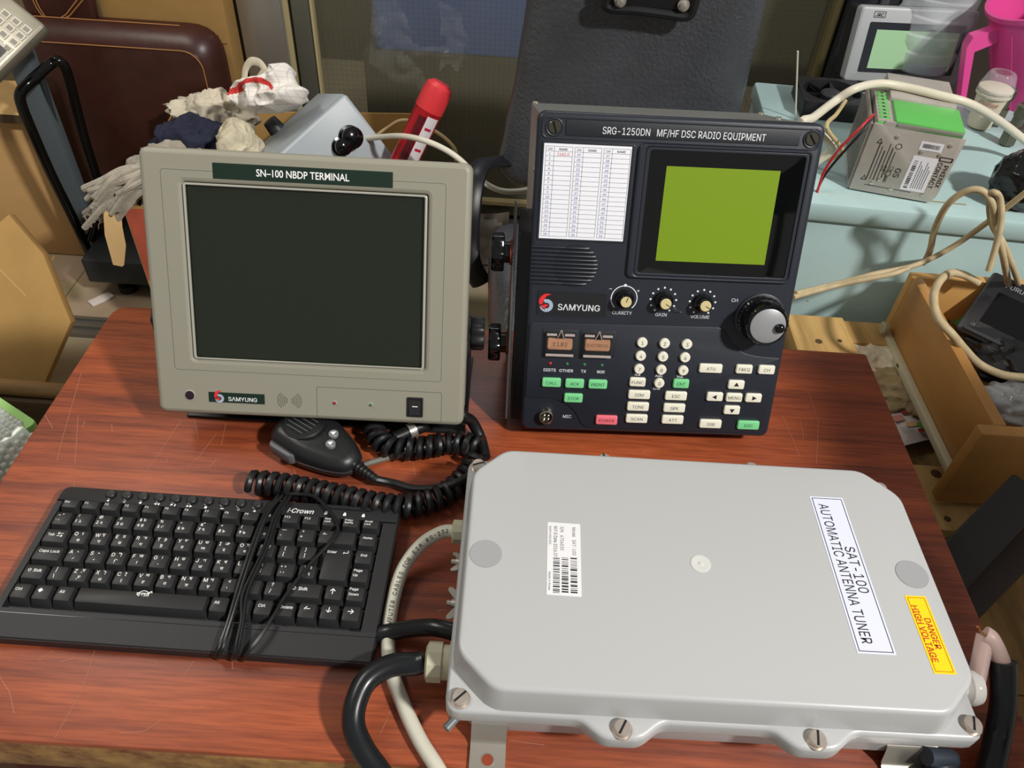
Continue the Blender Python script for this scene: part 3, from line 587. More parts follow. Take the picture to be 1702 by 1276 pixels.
key(kx(L0), kx(-.4018), 0, [('Ctrl', .05, .65, .0038, 'L')]); key(kx(-.4018), kx(-.3831), 0, [('◆', .3, .65, .0045)]); key(kx(-.3831), kx(-.3645), 0, [('Alt', .1, .65, .0040, 'L')])
sp = key(kx(-.3645), kx(-.2490), 0, [])
b = MB(); cx_, cy_, z = kx(-.3070), .0445, .0222
A = [math.radians(20+140*i/12) for i in range(13)]; b.band([(cx_+.0045*math.cos(a), cy_+.0032*math.sin(a)) for a in A], [(cx_+.0039*math.cos(a), cy_+.0026*math.sin(a)) for a in A], z, WHT)
b.text('কলম', .0052, cx_-.0004, cy_-.0008, z, WHT, up=True, bold=.02); b.tube(smooth([(cx_+.004, cy_+.001, z), (cx_+.0062, cy_+.0026, z), (cx_+.0068, cy_+.001, z)], 4), .0004, WHT, 5); obj('emblem', b, kbd, label='white emblem on the space bar')
for i, t in enumerate(['Alt', '▤', 'Ctrl', 'Delete', '←', '↓', '→']): key(kx(-.2490+i*U*.9985), kx(-.2490+(i+1)*U*.9985), 0, [(t, .1 if len(t) > 1 else .45, .65, .0040 if len(t) > 1 else .0072, 'L' if len(t) > 1 else 'C')])
# cord wound over the keyboard
kin = kroot.inverted()
def overkb(px, zz=.7245): return [kin @ W(u, v, z=zz+dz) for (u, v, *r) in px for dz in [r[0] if r else 0]]
b = MB(); CORD = mat('cord_black', '151517', .3)
for px in ([(460, 816, -.024), (470, 822, -.005), (447, 850), (425, 905), (405, 965), (385, 1030), (370, 1075, -.004), (362, 1090, -.012), (361, 1094, -.022)],
           [(470, 816, -.024), (478, 822, -.005), (457, 855), (437, 915), (404, 985), (401, 1030), (390, 1080, -.004), (386, 1092, -.012), (385, 1096, -.022)],
           [(466, 819, -.02), (480, 821, -.003), (520, 824), (545, 846), (561, 872), (556, 893), (520, 932), (478, 985), (445, 1040), (415, 1080, -.004), (405, 1093, -.012), (403, 1097, -.022)],
           [(482, 817, -.022), (484, 823, -.004), (462, 856), (443, 912, .001), (412, 982), (404, 1035), (396, 1080, -.004), (390, 1093, -.012)], [(454, 818, -.022), (462, 823, -.004), (440, 854), (418, 908, .001), (398, 968), (378, 1036), (362, 1078, -.004), (356, 1091, -.012)]):
    b.tube(smooth(overkb(px), 6), .0017, CORD, 8)
obj('cord', b, kbd)
# ================================================================ antenna tuner box
tun = thing('antenna_tuner', 'light grey lidded box with white and yellow labels at the front right of the table', 'electrical box', frame((.168, .3665, T), .0071))
TG = mat('tuner_grey', 'b4b5b5', .34, bump=.02, bs=900)
b = MB(K); b.prism(rrect(-187, -111, 187, 111, 14), 8, 60, TG, 0, 3); b.box(-95, -111.8, 46, -62, -110, 46.8, GREYINK); obj('body', b, tun)
F = []
def lugs(y, s, out):                         # edge with two lugs, along +x for s=1
    e = []
    for c in ((-70.5, 72) if s > 0 else (72, -70.5)): e += [(c-s*31, y), (c-s*14, out), (c+s*14, out), (c+s*31, y)]
    return e
F = [(-201, -121.5)]+lugs(-121.5, 1, -135)+[(201, -121.5), (201, 121.5)]+lugs(121.5, -1, 135)+[(-201, 121.5)]
rad_ = [12]+[6, 7, 7, 6]*2+[12, 12]+[6, 7, 7, 6]*2+[12]
b = MB(K); b.prism(fillet(F, rad_), 48, 65, TG, 4, 2, n=3)
P0 = fillet([(-198, -88), (-168, -119), (168, -119), (198, -88), (198, 88), (168, 119), (-168, 119), (-198, 88)], 10); P1 = fillet([(-195, -86), (-166, -115), (166, -115), (195, -86), (195, 86), (166, 115), (-166, 115), (-195, 86)], 9)
lo = [[(x, y, 64) for x, y in P0], [(x, y, 66) for x, y in P0]]
for i in range(4): t = PI/2*i/3; q = inset(P1, 4*(1-math.cos(t))); lo.append([(x, y, 86+4*math.sin(t)) for x, y in q])
b.loft(lo, TG); obj('lid', b, tun)
for x, y in ((-190, -112), (193, -111), (-191, 112), (192, 112), (-70.5, -128), (72, -128), (-70.5, 128), (72, 128)):
    b = MB(K); b.lathe([(7.8, 64.5), (7.8, 65.4), (6.6, 65.4), (6.6, 68.5), (5.6, 69.6), (.3, 69.9)], mat('screw_nickel', 'cbbfb4', .3, .65), 24, x, y); a = random.uniform(0, 3); b.line(x-5.6*math.cos(a), y-5.6*math.sin(a), x+5.6*math.cos(a), y+5.6*math.sin(a), 1.6, 70.0, BLK); obj('lid_screw', b, tun)
for x, y in ((-178, -1), (176.5, 2.5)): b = MB(K); b.prism(disc(x, y, 13.2, 32), 89.5, 90.5, mat('grey_sticker', '9c9c9e', .5)); obj('round_sticker', b, tun, label='mid grey round sticker')
b = MB(K); b.lathe([(8.4, 89.6), (8.4, 90.4), (6.5, 90.6), (5, 90.3), (2.2, 90.3), (1.6, 90.9), (.2, 91)], mat('moulded_mark', 'cfcfcb', .25), 28, 0, 1); obj('moulded_mark', b, tun)
b = MB(K); b.prism(rrect(-14, -35, 14, 35, 1), 89.9, 90.3, mat('serial_label', 'e4e4e6', .4)); R_ = -PI/2
b.text('Model   SAT-100', 4.3, 8.6, 31, 90.45, GREYINK, 'L', R_, sx=.85); b.text('S/N   6704530', 4.3, -1.6, 31, 90.45, GREYINK, 'L', R_, sx=.85); b.text('M.F.G Date 2016.07', 4.3, -7, 31, 90.45, INK, 'L', R_, sx=.8); b.text('SAMYUNG ENC.', 2.7, -11.6, 31, 90.45, GREYINK, 'L', R_); b.text('Made in Korea', 2.7, -11.6, -14, 90.45, GREYINK, 'L', R_)
for x, ya in ((8, 0), (.8, 0), (-6.2, -1)):
    yy = ya
    while yy > -33: t = random.choice((.5, .5, .9, 1.3)); b.line(x-2.7, yy, x+2.7, yy, t, 90.45, INK); yy -= t+random.choice((.6, .9, 1.2))
obj('serial_label', b, tun, M.Translation(V((-113.5, -1, 0))*K)@M.Rotation(-.012, 4, 'Z'))
b = MB(K); b.prism(rrect(-15, -75, 15, 75), 89.9, 90.3, mat('name_label', 'dcdfee', .35)); b.prism(rrect(-13.4, -73.4, 13.4, 73.4), 90.2, 90.42, mat('navy_line', '2a2f45', .5), hole=rrect(-12.8, -72.8, 12.8, 72.8))
b.text('AUTOMATIC ANTENNA TUNER', 12.4, -4.6, 0, 90.5, INK, 'C', R_, sx=.77); b.text('SAT-100', 12.4, 6.2, 0, 90.5, INK, 'C', R_, sx=.86); obj('name_label', b, tun, M.Translation(V((124.5, 4.0, 0))*K)@M.Rotation(.004, 4, 'Z'), label='white label reading automatic antenna tuner')
b = MB(K); b.prism(rrect(-8.6, -33, 8.6, 33), 89.9, 90.3, mat('warning_yellow', 'f4d21c', .4)); OR_ = mat('warning_red', 'c23a1c', .5); b.prism(rrect(-7, -31.4, 7, 31.4), 90.2, 90.42, OR_, hole=rrect(-6.6, -31, 6.6, 31))
b.text('DANGER', 7.2, 2.6, 0, 90.5, OR_, 'C', R_, bold=.02, sx=.95); b.text('HIGH VOLTAGE', 7.2, -3.9, 0, 90.5, OR_, 'C', R_, bold=.02, sx=.95); obj('warning_label', b, tun, M.Translation(V((172.2, -51, 0))*K)@M.Rotation(.01, 4, 'Z'), label='yellow danger high voltage label')
GLM = mat('gland_olive', 'b7b39a', .45)
def gland(y, z, r, L_, name='cable_gland'):
    b = MB(K); b.lathe([(r*1.02, -2), (r*1.02, L_*.45)], GLM, 12); b.lathe([(r*.86, L_*.45), (r*.86, L_*.62)], GLM, 24); b.lathe([(r, L_*.62), (r*1.0, L_*.95), (r*.8, L_), (r*.5, L_)], GLM, 10)
    return obj(name, b, tun, side(-187, y, z, -1), ang=25)
gland(-70, 36, 16, 34); gland(57, 36, 11.5, 24)
for y in (23, -18):
    b = MB(K); b.lathe([(2.6, -2), (2.6, 22)], NICK, 12); b.lathe([(5.5, 8), (5.5, 10)], NICK, 16); b.lathe([(5, 11), (4, 18)], NICK, 14)
    for s in (-1, 1): w_ = MB(); w_.prism(fillet([(3, 10), (5, 8), (13, 17), (14, 21), (11, 22), (4, 16)], 1.5), -1.1, 1.1, NICK); b.add([(p.z, s*p.x, p.y) for p in w_.v], w_.f, NICK)
    wn = obj('wing_nut', b, tun, side(-187, y, 38, -1) @ M.Rotation(.015*y, 4, 'Z'))
b = MB(K); b.lathe([(9, -2), (9, 6), (7, 6)], BLK, 16); b.lathe([(8.5, 6), (8.5, 10), (6, 10)], GLM, 16); obj('grommet', b, tun, side(-187, -44, 36, -1))
b = MB(K); WC = mat('white_ceramic', 'ece9e4', .12); b.lathe([(8, -4), (8, 3), (13.5, 6), (14.5, 10), (13.5, 14), (9, 17), (9, 19), (13.5, 22), (14.5, 26), (13, 31), (8, 34), (.5, 34)], WC, 32); qi = tun.matrix_world.inverted() @ W(1632, 1143, z=T+.046); obj('insulator', b, tun, side(191, qi.y*1000, 46, 1), label='white ceramic insulator')
b = MB(K); b.lathe([(3.4, 0), (3.4, 26), (1, 26)], mat('stub_grey', '6f7577', .4, .3), 12); r = M.Rotation(-PI/2, 4, 'Y')@M.Rotation(.9, 4, 'X'); r.translation = V((-184, -100, 30))*K; obj('earth_stub', b, tun, r)
for x0, x1, hole in ((-181, -153, 1), (146, 186, 0)):
    b = MB(K); Z = [(-88, 20), (-104, 20), (-107, 23), (-110, 23), (-113, 20), (-117, 5), (-120, 1.8), (-158, 1.8)]; up = [(y, z) for y, z in Z]
    lo = []
    for x in (x0, x1): lo.append([(x, y, z+1) for y, z in up]+[(x, y, z-1.2 if z > 2 else .2) for y, z in up[::-1]])
    if hole:
        b.loft([[(x, y, z) for x, y, z in l if True] for l in lo], NICK)
        b.prism(disc((x0+x1)/2, -131.5, 4.6, 20), 1.5, 2.95, mat('hole_wood', '8c3d24', .5)); b.lathe([(5.4, 2.7), (5.4, 3.1), (4.6, 3.1)], STEEL, 20, (x0+x1)/2, -131.5, caps=False)
    else: b.loft(lo, NICK)
    obj('mounting_foot', b, tun, ang=50)
# ================================================================ cables and microphone on the table
def cable(name, px, r, m, label, cat='cable', n=8, seg=12, group=None, flat=1.0):
    P = [p if isinstance(p, V) else W(p[0], p[1], z=p[2]) for p in px]; b = MB(); o0 = P[0].copy(); o0.z = min(p.z for p in P)
    b.tube([p-o0 for p in smooth(P, n)], r, m, seg, flat=flat); o = obj(name, b, mw=M.Translation(o0)); return tag(o, label, cat, group)
CW = mat('cable_ivory', 'c9c6b6', .45); CBLK = mat('cable_black', '17191c', .28)
tm = tun.matrix_world
def tl(x, y, z): return tm @ (V((x, y, z))*K)
gp = [tl(-207, 57, 36), (735, 884, T+.034), (700, 905, T+.026), (670, 945, T+.014), (653, 1000, T+.008), (645, 1060, T+.007), (650, 1110, T+.007), (668, 1165, T+.007), (697, 1228, T+.007), (728, 1278, T+.007), (755, 1330, T+.004)]
o = cable('cable', gp, .0062, CW, 'ivory cable lettered along its side, curving from the upper gland to the front edge', 'cable')
# lettering along the ivory cable
P = smooth([p if isinstance(p, V) else W(p[0], p[1], z=p[2]) for p in gp], 12); b = MB(); txt = 'COMPUTER CABLES FOR EIA RS-232'; d = 0; i = len(P)-1
L_ = [0]
for a, c in zip(P, P[1:]): L_.append(L_[-1]+(c-a).length)
tot = .127
for k, ch in enumerate(txt):
    s = tot-k*.0041; j = max(q for q in range(len(L_)-1) if L_[q] <= max(0, s)); a, c = P[j], P[j+1]; p = a.lerp(c, (s-L_[j])/(L_[j+1]-L_[j])); t = (a-c).normalized(); nz = (CAM-p); nz = (nz-t*nz.dot(t)).normalized()
    q = MB(); q.M = M.Scale(1, 4); q.text(ch, .0052, 0, 0, 0, GREYINK, up=True, bold=.02); yv = nz.cross(t)
    if q.v: b.add([p+nz*.0063+t*v.x+yv*v.y-o.location for v in q.v], q.f, GREYINK)
lt = obj('printed_lettering', b, o)
cable('cable', [tl(-222, -70, 36), (690, 1103, T+.034), (650, 1106, T+.034), (612, 1128, T+.032), (592, 1165, T+.028), (588, 1205, T+.022), (604, 1245, T+.016), (632, 1285, T+.010), (660, 1330, T+.0095)], .0092, CBLK, 'thick black cable looping from the big olive gland over the front edge')
cable('cable', [tl(-197, -44, 36), (725, 1043, T+.034), (690, 1044, T+.024), (655, 1049, T+.012), (625, 1054, T+.0085), (585, 1058, T+.0085)], .0074, CBLK, 'short black cable running from the tuner to under the keyboard corner')
# hand microphone
pa, pb = W(518, 741, z=T+.004), W(604, 793, z=T+.004); fr, L1, _ = frame3(pa, pb, pa+V((.1, .2, 0)))
mic = thing('hand_microphone', 'black hand-held radio microphone lying on the table below the grey terminal', 'microphone', fr)
MBK = mat('mic_black', '1e1f20', .38, bump=.05, bs=900)
def outl(s, dx=0): return fillet([(-.036*s+dx, -.018*s), (-.026*s+dx, -.030*s), (.012*s+dx, -.031*s), (.045*s+dx, -.022*s), (.064*s, -.012*s), (.066*s, .010*s), (.045*s+dx, .022*s), (.012*s+dx, .031*s), (-.026*s+dx, .030*s), (-.036*s+dx, .018*s)], .012, 4)
b = MB(); o_ = outl(1); lo = [(inset(o_, .004), .0), (inset(o_, .001), .004), (o_, .009), (o_, .018), (inset(o_, .002), .024), (inset(o_, .006), .029), (inset(o_, .011), .031)]
b.loft([[(x, y, z*(1-.25*max(0, x)/.066)) for x, y in p] for p, z in lo], MBK); obj('housing', b, mic)
b = MB(); b.prism(inset(o_, -.0006), .010, .0115, mat('seam_grey', '3a3b3d', .4), .0005); obj('seam', b, mic)
b = MB(); b.lathe([(.0215, .029), (.0215, .0315), (.020, .0325), (.019, .0318), (.0002, .0318)], MBK, 36, -.006, 0)
for k in range(6):
    y = -.0135+k*.0052; xw = math.sqrt(.0185**2-y*y)*.93; b.prism(rrect(-.006-xw, y-.0013, -.006+xw*.75, y+.0013, .0012), .0315, .0322, mat('slot_black', '060607', .7)); b.tube([(-.006-xw, y+.0022, .0322), (-.006+xw*.75, y+.0022, .0322)], .0007, mat('slot_edge', '55575a', .35), 6)
obj('grille', b, mic)
for x, y in ((.027, .009), (.034, -.003)):
    b = MB(); b.lathe([(.0052, .025), (.0052, .0295), (.0045, .0302), (.0002, .0302)], mat('mic_button_grey', '77787c', .4), 20, x, y); b.poly([(x+.0033*math.cos(a), y+.0033*math.sin(a)) for a in (1.3, 1.3+2.1, 1.3+4.2)], .0304, WHT); obj('channel_button', b, mic)
b = MB(); b.prism(fillet([(-.022, -.036), (.006, -.036), (.01, -.030), (-.026, -.029)], .004), .007, .021, mat('ptt_grey', '5d5f62', .5), .002, .002); obj('push_to_talk_bar', b, mic)
b = MB()
for k in range(6): b.tube([(.063+k*.0045, 0, .012-k*.0004), (.066+k*.0045, 0, .012-k*.0004)], .0066-.0004*k, MBK, 14)
b.tube([(.06, 0, .012), (.092, 0, .009)], .0045, MBK, 12); obj('strain_relief', b, mic)
mi = mic.matrix_world.inverted()
lead = [mic.matrix_world @ V((.09, 0, .0092)), W(655, 803, z=T+.0085), W(690, 812, z=T+.012), W(730, 810, z=T+.02), W(762, 800, z=T+.026), W(785, 785, z=T+.026), W(797, 760, z=T+.018)]
b = MB(); b.tube([mi @ p for p in smooth(lead, 6)], .0042, RUB, 10)
def coil(px, pitch, R_, r, zc):
    P = smooth([W(u, v, z=zc) for u, v in px], 10); L_ = [0]
    for a, c in zip(P, P[1:]): L_.append(L_[-1]+(c-a).length)
    out = []; n = int(L_[-1]/pitch*12)
    for i in range(n+1):
        s = L_[-1]*i/n; j = max(q for q in range(len(L_)-1) if L_[q] <= s); p = P[j].lerp(P[j+1], (s-L_[j])/(L_[j+1]-L_[j])); t = (P[j+1]-P[j]).normalized(); sd = t.cross(V((0, 0, 1))); a = 2*PI*s/pitch
        out.append(p+sd*R_*math.cos(a)+V((0, 0, 1))*R_*math.sin(a))
    return out
c1 = coil([(416, 802), (450, 804), (500, 812), (560, 824), (615, 836), (665, 842), (705, 836), (745, 818), (775, 790), (792, 765)], .0100, .0098, .0029, T+.0140)
b.tube([mi @ p for p in c1], .0037, RUB, 7)
c2 = coil([(796, 742), (780, 738), (750, 735), (715, 742), (675, 746), (645, 742), (628, 728), (622, 714)], .0102, .0096, .0029, T+.0138); b.tube([mi @ p for p in c2], .0036, RUB, 7)
obj('coiled_cord', b, mic)
b = MB(); p0, p1 = W(655, 728, z=T+.016), W(682, 716, z=T+.018); f2, l2, _ = frame3(p0, p1, p0+V((0, 1, 0))); b.tube([(0, 0, 0), (l2, 0, 0)], .0065, BLK, 14); b.tube([(l2*.9, 0, 0), (l2+.006, 0, 0)], .0085, STEEL, 18); b.tube([(l2+.006, 0, 0), (l2+.02, 0, 0)], .0075, BLK, 16); b.v = [mi @ f2 @ p for p in b.v]; obj('plug', b, mic, label='black plug with a bright ring')
cable('cable', [(605, 772, T+.004), (640, 762, T+.0045), (662, 757, T+.005), (690, 752, T+.004)], .0032, mat('dull_grey_cable', '6d6a60', .4), 'thin grey wire on the table between microphone and coiled cord')
cable('cable', [V((-.052, .575, T+.05)), (768, 690, T+.045), (784, 700, T+.028), (797, 725, T+.012), (803, 745, T+.0075), (806, 760, T+.0075)], .0062, RUB, 'black cable dropping from the right end of the grey terminal onto the table')
# coax and earth leads at the right front corner
coax = thing('coaxial_cable', 'black coaxial cable with stripped pinkish core at the right front corner', 'cable', M.Translation(W(1660, 1180, z=T-.05)))
ci = coax.matrix_world.inverted()
def rel(px): return [ci @ (p if isinstance(p, V) else W(p[0], p[1], z=p[2])) for p in px]
b = MB(); b.tube(smooth(rel([(1667, 1098, T+.06), (1668, 1140, T+.045), (1666, 1180, T+.03), (1658, 1225, T+.016), (1646, 1280, T+.0125), (1632, 1340, T+.0125)]), 6), .0100, CBLK, 14)
obj('jacket', b, coax)
b = MB(); PINK = mat('pinkish_core', 'c9aca4', .4); b.tube(smooth(rel([(1636, 1054, T+.075), (1645, 1060, T+.074), (1655, 1078, T+.067), (1664, 1100, T+.058)]), 5), .0072, PINK, 12); b.tube(smooth(rel([(1638, 1056, T+.073), (1632, 1085, T+.064), (1626, 1115, T+.055), (1620, 1145, T+.048)]), 5), .0068, PINK, 12); obj('inner_core', b, coax, label='pinkish white inner insulation')
b = MB(); COP = mat('copper', 'b07a4a', .4, .8)
for k in range(7): b.tube(smooth(rel([(1637+k*.5, 1056, T+.074+.001*k), (1630, 1048+k*.6, T+.078), (1624+k*.4, 1041, T+.083)]), 4), .0007, COP, 6)
for k in range(5): b.tube(smooth(rel([(1664+k, 1085, T+.064), (1668+k*.6, 1092, T+.062), (1667+k*.4, 1102, T+.058)]), 4), .001, COP, 6)
obj('copper_strands', b, coax)
cable('cable', [tl(175, -118, 22), (1580, 1260, T+.015), (1560, 1276, T+.011), (1535, 1310, T+.01)], .0072, mat('slate_cable', '3c4450', .4), 'slate grey cable beneath the right front corner of the light grey box')
YW = mat('yellow_wire', 'd8b820', .4)
cable('cable', [(1678, 1232, T-.3), (1682, 1226, T-.29), (1692, 1230, T-.29), (1700, 1245, T-.3), (1698, 1262, T-.32)], .0016, YW, 'thin yellow wire curled at the bottom right edge', 'wire')
b = crumple([W(1668, 1290, z=T-.33), W(1715, 1290, z=T-.33), W(1710, 1240, z=T-.30), W(1685, 1250, z=T-.30)], 10, 10, .02, 30, mat('clear_scrap', 'b9b49e', .25, alpha=.6)); tag(obj('plastic_scrap', b, ang=60), 'crumpled clear plastic scrap below the table at the bottom right corner', 'scrap')
# ================================================================ black office chair behind the radio
LEA = mat('black_leather', '404247', .3, spec=.9, bump=.7, bs=140, vst=(1, .45, 1), var=.25, vs=5); CHF = mat('chair_plastic', '141416', .4)
YC = 1.46
ch = thing('office_chair', 'black leather office chair standing right behind the radio', 'chair', M.Translation((.18, YC, 0)))
ci = ch.matrix_world.inverted()
def rows(px, y): return [W(u, v, y=y) for u, v in px]
# backrest outline (seen from the table), upholstered with soft rounded edges
L_ = rows([(868, -60), (875, 0), (858, 120), (838, 220), (826, 275), (838, 300)], YC); R_ = rows([(1292, -60), (1276, 0), (1255, 90), (1238, 160), (1222, 250), (1205, 335)], YC)
L_[-1].z = L_[-2].z-.03
def edge(Q, z):
    Q = sorted(Q, key=lambda p: p.z)
    for a, c in zip(Q, Q[1:]):
        if a.z <= z <= c.z: t = (z-a.z)/(c.z-a.z); t = t*t*(3-2*t)*.5+t*.5; return a.x+(c.x-a.x)*t
    return Q[0].x if z < Q[0].z else Q[-1].x
z0, z1 = min(L_[-1].z, R_[-1].z), max(L_[0].z, R_[0].z); b = MB(); lo = []; NS = 40
for k in range(NS+1):
    t = k/NS; z = z0+(z1-z0)*t; e = math.sqrt(max(0, 1-max(0, 1-t/.09, 1-(1-t)/.09)**2)); xl, xr_ = edge(L_, z), edge(R_, z); cx = (xl+xr_)/2; hw = (xr_-xl)/2*(.86+.14*e); th = .048*(.15+.85*e); l = []
    for q in range(56):
        a = 2*PI*q/56; c, s_ = math.cos(a), math.sin(a); sx_ = math.copysign(abs(c)**.42, c); sy_ = math.copysign(abs(s_)**.62, s_)
        l.append((cx+hw*sx_, YC+.02+th*sy_-(.010*math.cos(sx_*1.5)*math.sin(t*PI) if s_ < 0 else 0), z))
    lo.append(l)
b.loft(lo, LEA); b.v = [ci @ p for p in b.v]; obj('backrest', b, ch, ang=80)
b = MB(); b.prism(fillet([(-.21, -.26), (.21, -.26), (.24, .2), (-.24, .2)], .06), T-.30, T-.19, LEA, .03, .03, n=4); sm_ = M.Translation((0, -.33+.0, 0)); b.v = [sm_ @ p for p in b.v]; obj('seat', b, ch)
# head end bracket with bolts
b = MB(); A = [W(1008, -6, y=YC-.065), W(1012, 12, y=YC-.065), W(1060, 16, y=YC-.065), W(1105, 22, y=YC-.065), W(1142, 26, y=YC-.065), W(1152, 10, y=YC-.065), W(1160, -20, y=YC-.065)]
b.tube(smooth([ci @ p for p in A], 5), .009, CHF, 10); b.loft([[ci @ p for p in (W(1010, -40, y=YC-.058), W(1165, -40, y=YC-.058), W(1148, 20, y=YC-.058), W(1014, 8, y=YC-.058))], [ci @ p for p in (W(1010, -40, y=YC-.07), W(1165, -40, y=YC-.07), W(1148, 18, y=YC-.07), W(1014, 6, y=YC-.07))]], CHF)
obj('headrest_bracket', b, ch)
for u, v in ((1136, 8), (1031, 1)):
    b = MB(); b.lathe([(.010, 0), (.010, .003), (.006, .003), (.006, .008), (.002, .009)], STEEL, 18); r = M.Rotation(PI/2, 4, 'X'); r.translation = ci @ W(u, v, y=YC-.074); obj('bolt', b, ch, r)
b = MB(); ar = [W(842, 268, y=YC-.0), W(820, 270, y=YC-.03), W(800, 276, y=YC-.07), W(788, 300, y=YC-.12), W(781, 350, y=YC-.16), W(779, 400, y=YC-.18), W(783, 440, y=YC-.2), W(800, 470, y=YC-.2)]
b.tube([ci @ p for p in smooth(ar, 6)], .021, CHF, 12, flat=.45); obj('armrest', b, ch)
b = MB(); b.box(-.05, -.05, T-.2, .05, .03, T-.12, CHF, .01); b.box(-.045, .01, T-.3, .045, .03, T+.0, CHF, .006); obj('back_support', b, ch)
b = MB(); b.lathe([(.03, .1), (.03, .25), (.022, .25), (.022, T-.3)], CHF, 16, 0, -.3)
for k in range(5): a = 2*PI*k/5+.3; b.tube([(0, -.3, .1), (.21*math.cos(a), -.3+.21*math.sin(a), .06)], .022, CHF, 8); b.ball((.21*math.cos(a), -.3+.21*math.sin(a), .03), .03, BLK, 10)
obj('pedestal', b, ch)
# ================================================================ brown leather sofa, card wall
SOF = mat('brown_leather', '3c1e18', .38, var=.2, vs=14, bump=.12, bs=60); STI = mat('tan_stitching', '9a6a38', .6)
YS = 1.86
sf = thing('sofa', 'dark brown leather sofa with tan stitching behind the weighing scale', 'sofa', M.Translation((-1.05, YS, 0)))
si = sf.matrix_world.inverted()
SX0 = W(42, 190, y=1.80).x+.02; x1, zt = W(341, 115, y=YS).x, W(200, 75, y=YS).z
b = MB(); q = [(SX0, .03), (x1, .03), (x1, zt), (SX0, zt)]; b.prism(fillet(q, [.02, .02, .045, .02], 6), -(YS+.06), -YS, SOF, .012, .01, n=3); b.v = [si @ V((p.x, -p.z, p.y)) for p in b.v]; obj('arm_panel', b, sf)
zq = W(200, 55, y=YS).z
b = MB(); fo = fillet([(SX0, .03), (x1, .03), (x1, zt), (SX0, zt)], [.01, .01, .05, .01], 6); fo2 = fillet([(SX0, .03), (x1+.03, .03), (x1+.03, zt+.035), (SX0, zt+.035)], [.01, .01, .075, .01], 6)
b.loft([[(x, YS+.003, z) for x, z in fo], [(x, YS+.05, z) for x, z in fo2], [(x, YS+.075, z) for x, z in fo2]], SOF); b.v = [si @ p for p in b.v]; obj('arm_edge', b, sf, ang=60)
b = MB(); st = [(x, YS-.002, z) for x, z in inset(fo, .004)][9:40]
b.tube([si @ V((SX0, YS-.001, zt-.004))]+[si @ V((x1-.049+.045*math.sin(q*PI/12), YS-.001, zt-.049+.045*math.cos(q*PI/12))) for q in range(7)]+[si @ V((x1-.004, YS-.001, .06))], .0016, STI, 5)
b.tube([si @ V((SX0, YS+.05, zt+.036)), si @ V((x1-.06, YS+.05, zt+.036))], .0016, STI, 5); obj('stitching', b, sf)
b = MB(); cu = [W(35, -30, y=YS+.06), W(160, -30, y=YS+.06), W(166, 50, y=YS+.06), W(70, 44, y=YS+.06), W(50, 30, y=YS+.06)]; P = [(p.x, p.z) for p in cu]
P = [(SX0, P[0][1]+.12), (P[1][0], P[1][1]+.12), P[2], (SX0, P[3][1])]
b.prism(fillet([P[3], P[2], P[1], P[0]], .028), -(YS+.078), -(YS+.055), SOF, .01, .01); b.v = [si @ V((p.x, -p.z, p.y)) for p in b.v]; obj('back_cushion', b, sf)
b = MB()
for px in ([(52, -5), (62, 15), (78, 37), (88, 38), (110, 24), (132, -5)], [(57, -5), (66, 14), (80, 35)], [(84, 43), (116, 26), (142, -5)]):
    b.tube([si @ W(u, v, y=YS+.052) for u, v in px], .0016, STI, 5)
obj('cushion_stitching', b, sf)
CARD = mat('cardboard', 'b28c52', .8, var=.12, vs=5, bump=.05, bs=90); CARDD = mat('cardboard_brown', '9a7743', .8, var=.15, vs=6); CED = mat('cardboard_edge', 'd3b27c', .8)
p0 = W(395, 88, y=YD-.03)
b = MB(); xa = W(166, 40, y=YD-.1).x; b.box(xa, YD-.08, 0, XL-.005, YD-.01, 1.3, CARDD, .003); INKB = mat('box_ink', '332a1c', .7); a, c, d = W(362, 58, y=YD-.0805), W(362, 73, y=YD-.0805), W(377, 73, y=YD-.0805)
for p, q in ((a, c), (c, d)): b.tube([p, q], .0012, INKB, 4)
o = obj('cardboard_carton', b); tag(o, 'tall brown cardboard carton standing between the sofa and the door frame', 'cardboard box')
# ================================================================ weighing scale
sc = thing('weighing_scale', 'platform weighing scale with black guard loop and steel keypad head at far left', 'scale', M.Translation(W(133, 432, z=.12)*1.0-V((0, 0, .12))))
si = sc.matrix_world.inverted(); SCD = mat('scale_dark', '2e3234', .55, var=.1); SCB = mat('scale_blue_grey', '565f64', .5)
o_ = W(133, 432, z=.125); b = MB(); b.box(o_.x, o_.y, .055, o_.x+.50, YS-.015, .125, SCD, .004); b.v = [si @ p for p in b.v]; obj('platform', b, sc)
for dx in (.07, .42):
    for dy in (.05, YS-.07-o_.y): b = MB(); b.lathe([(.025, 0), (.025, .02), (.012, .025), (.012, .058)], BLK, 14, o_.x+dx, o_.y+dy); b.v = [si @ p for p in b.v]; obj('foot', b, sc)
yc = W(133, 432, z=.125).y+.12
pt = W(32, 108, y=yc); pb_ = W(135, 358, y=yc); b = MB(); xc = pt.x; b.box(xc-.025, yc, .06, xc+.025, yc+.04, pt.z+.12, SCB, .002); b.v = [si @ p for p in b.v]; obj('column', b, sc)
b = MB(); gd = [W(150, 425, y=yc-.03), W(120, 360, y=yc-.04), W(85, 290, y=yc-.05), W(52, 215, y=yc-.06), W(36, 175, y=yc-.06), W(34, 155, y=yc-.055), W(48, 138, y=yc-.04), W(82, 108, y=yc+.02), W(96, 101, y=yc+.03), W(108, 112, y=yc+.035), W(118, 145, y=yc+.04), W(140, 230, y=yc+.05), W(165, 310, y=yc+.06), W(172, 345, y=yc+.03), W(160, 365, y=yc), W(150, 400, y=yc-.03)]
b.tube([si @ p for p in smooth(gd, 5)], .012, BLKG, 12); obj('guard_loop', b, sc)
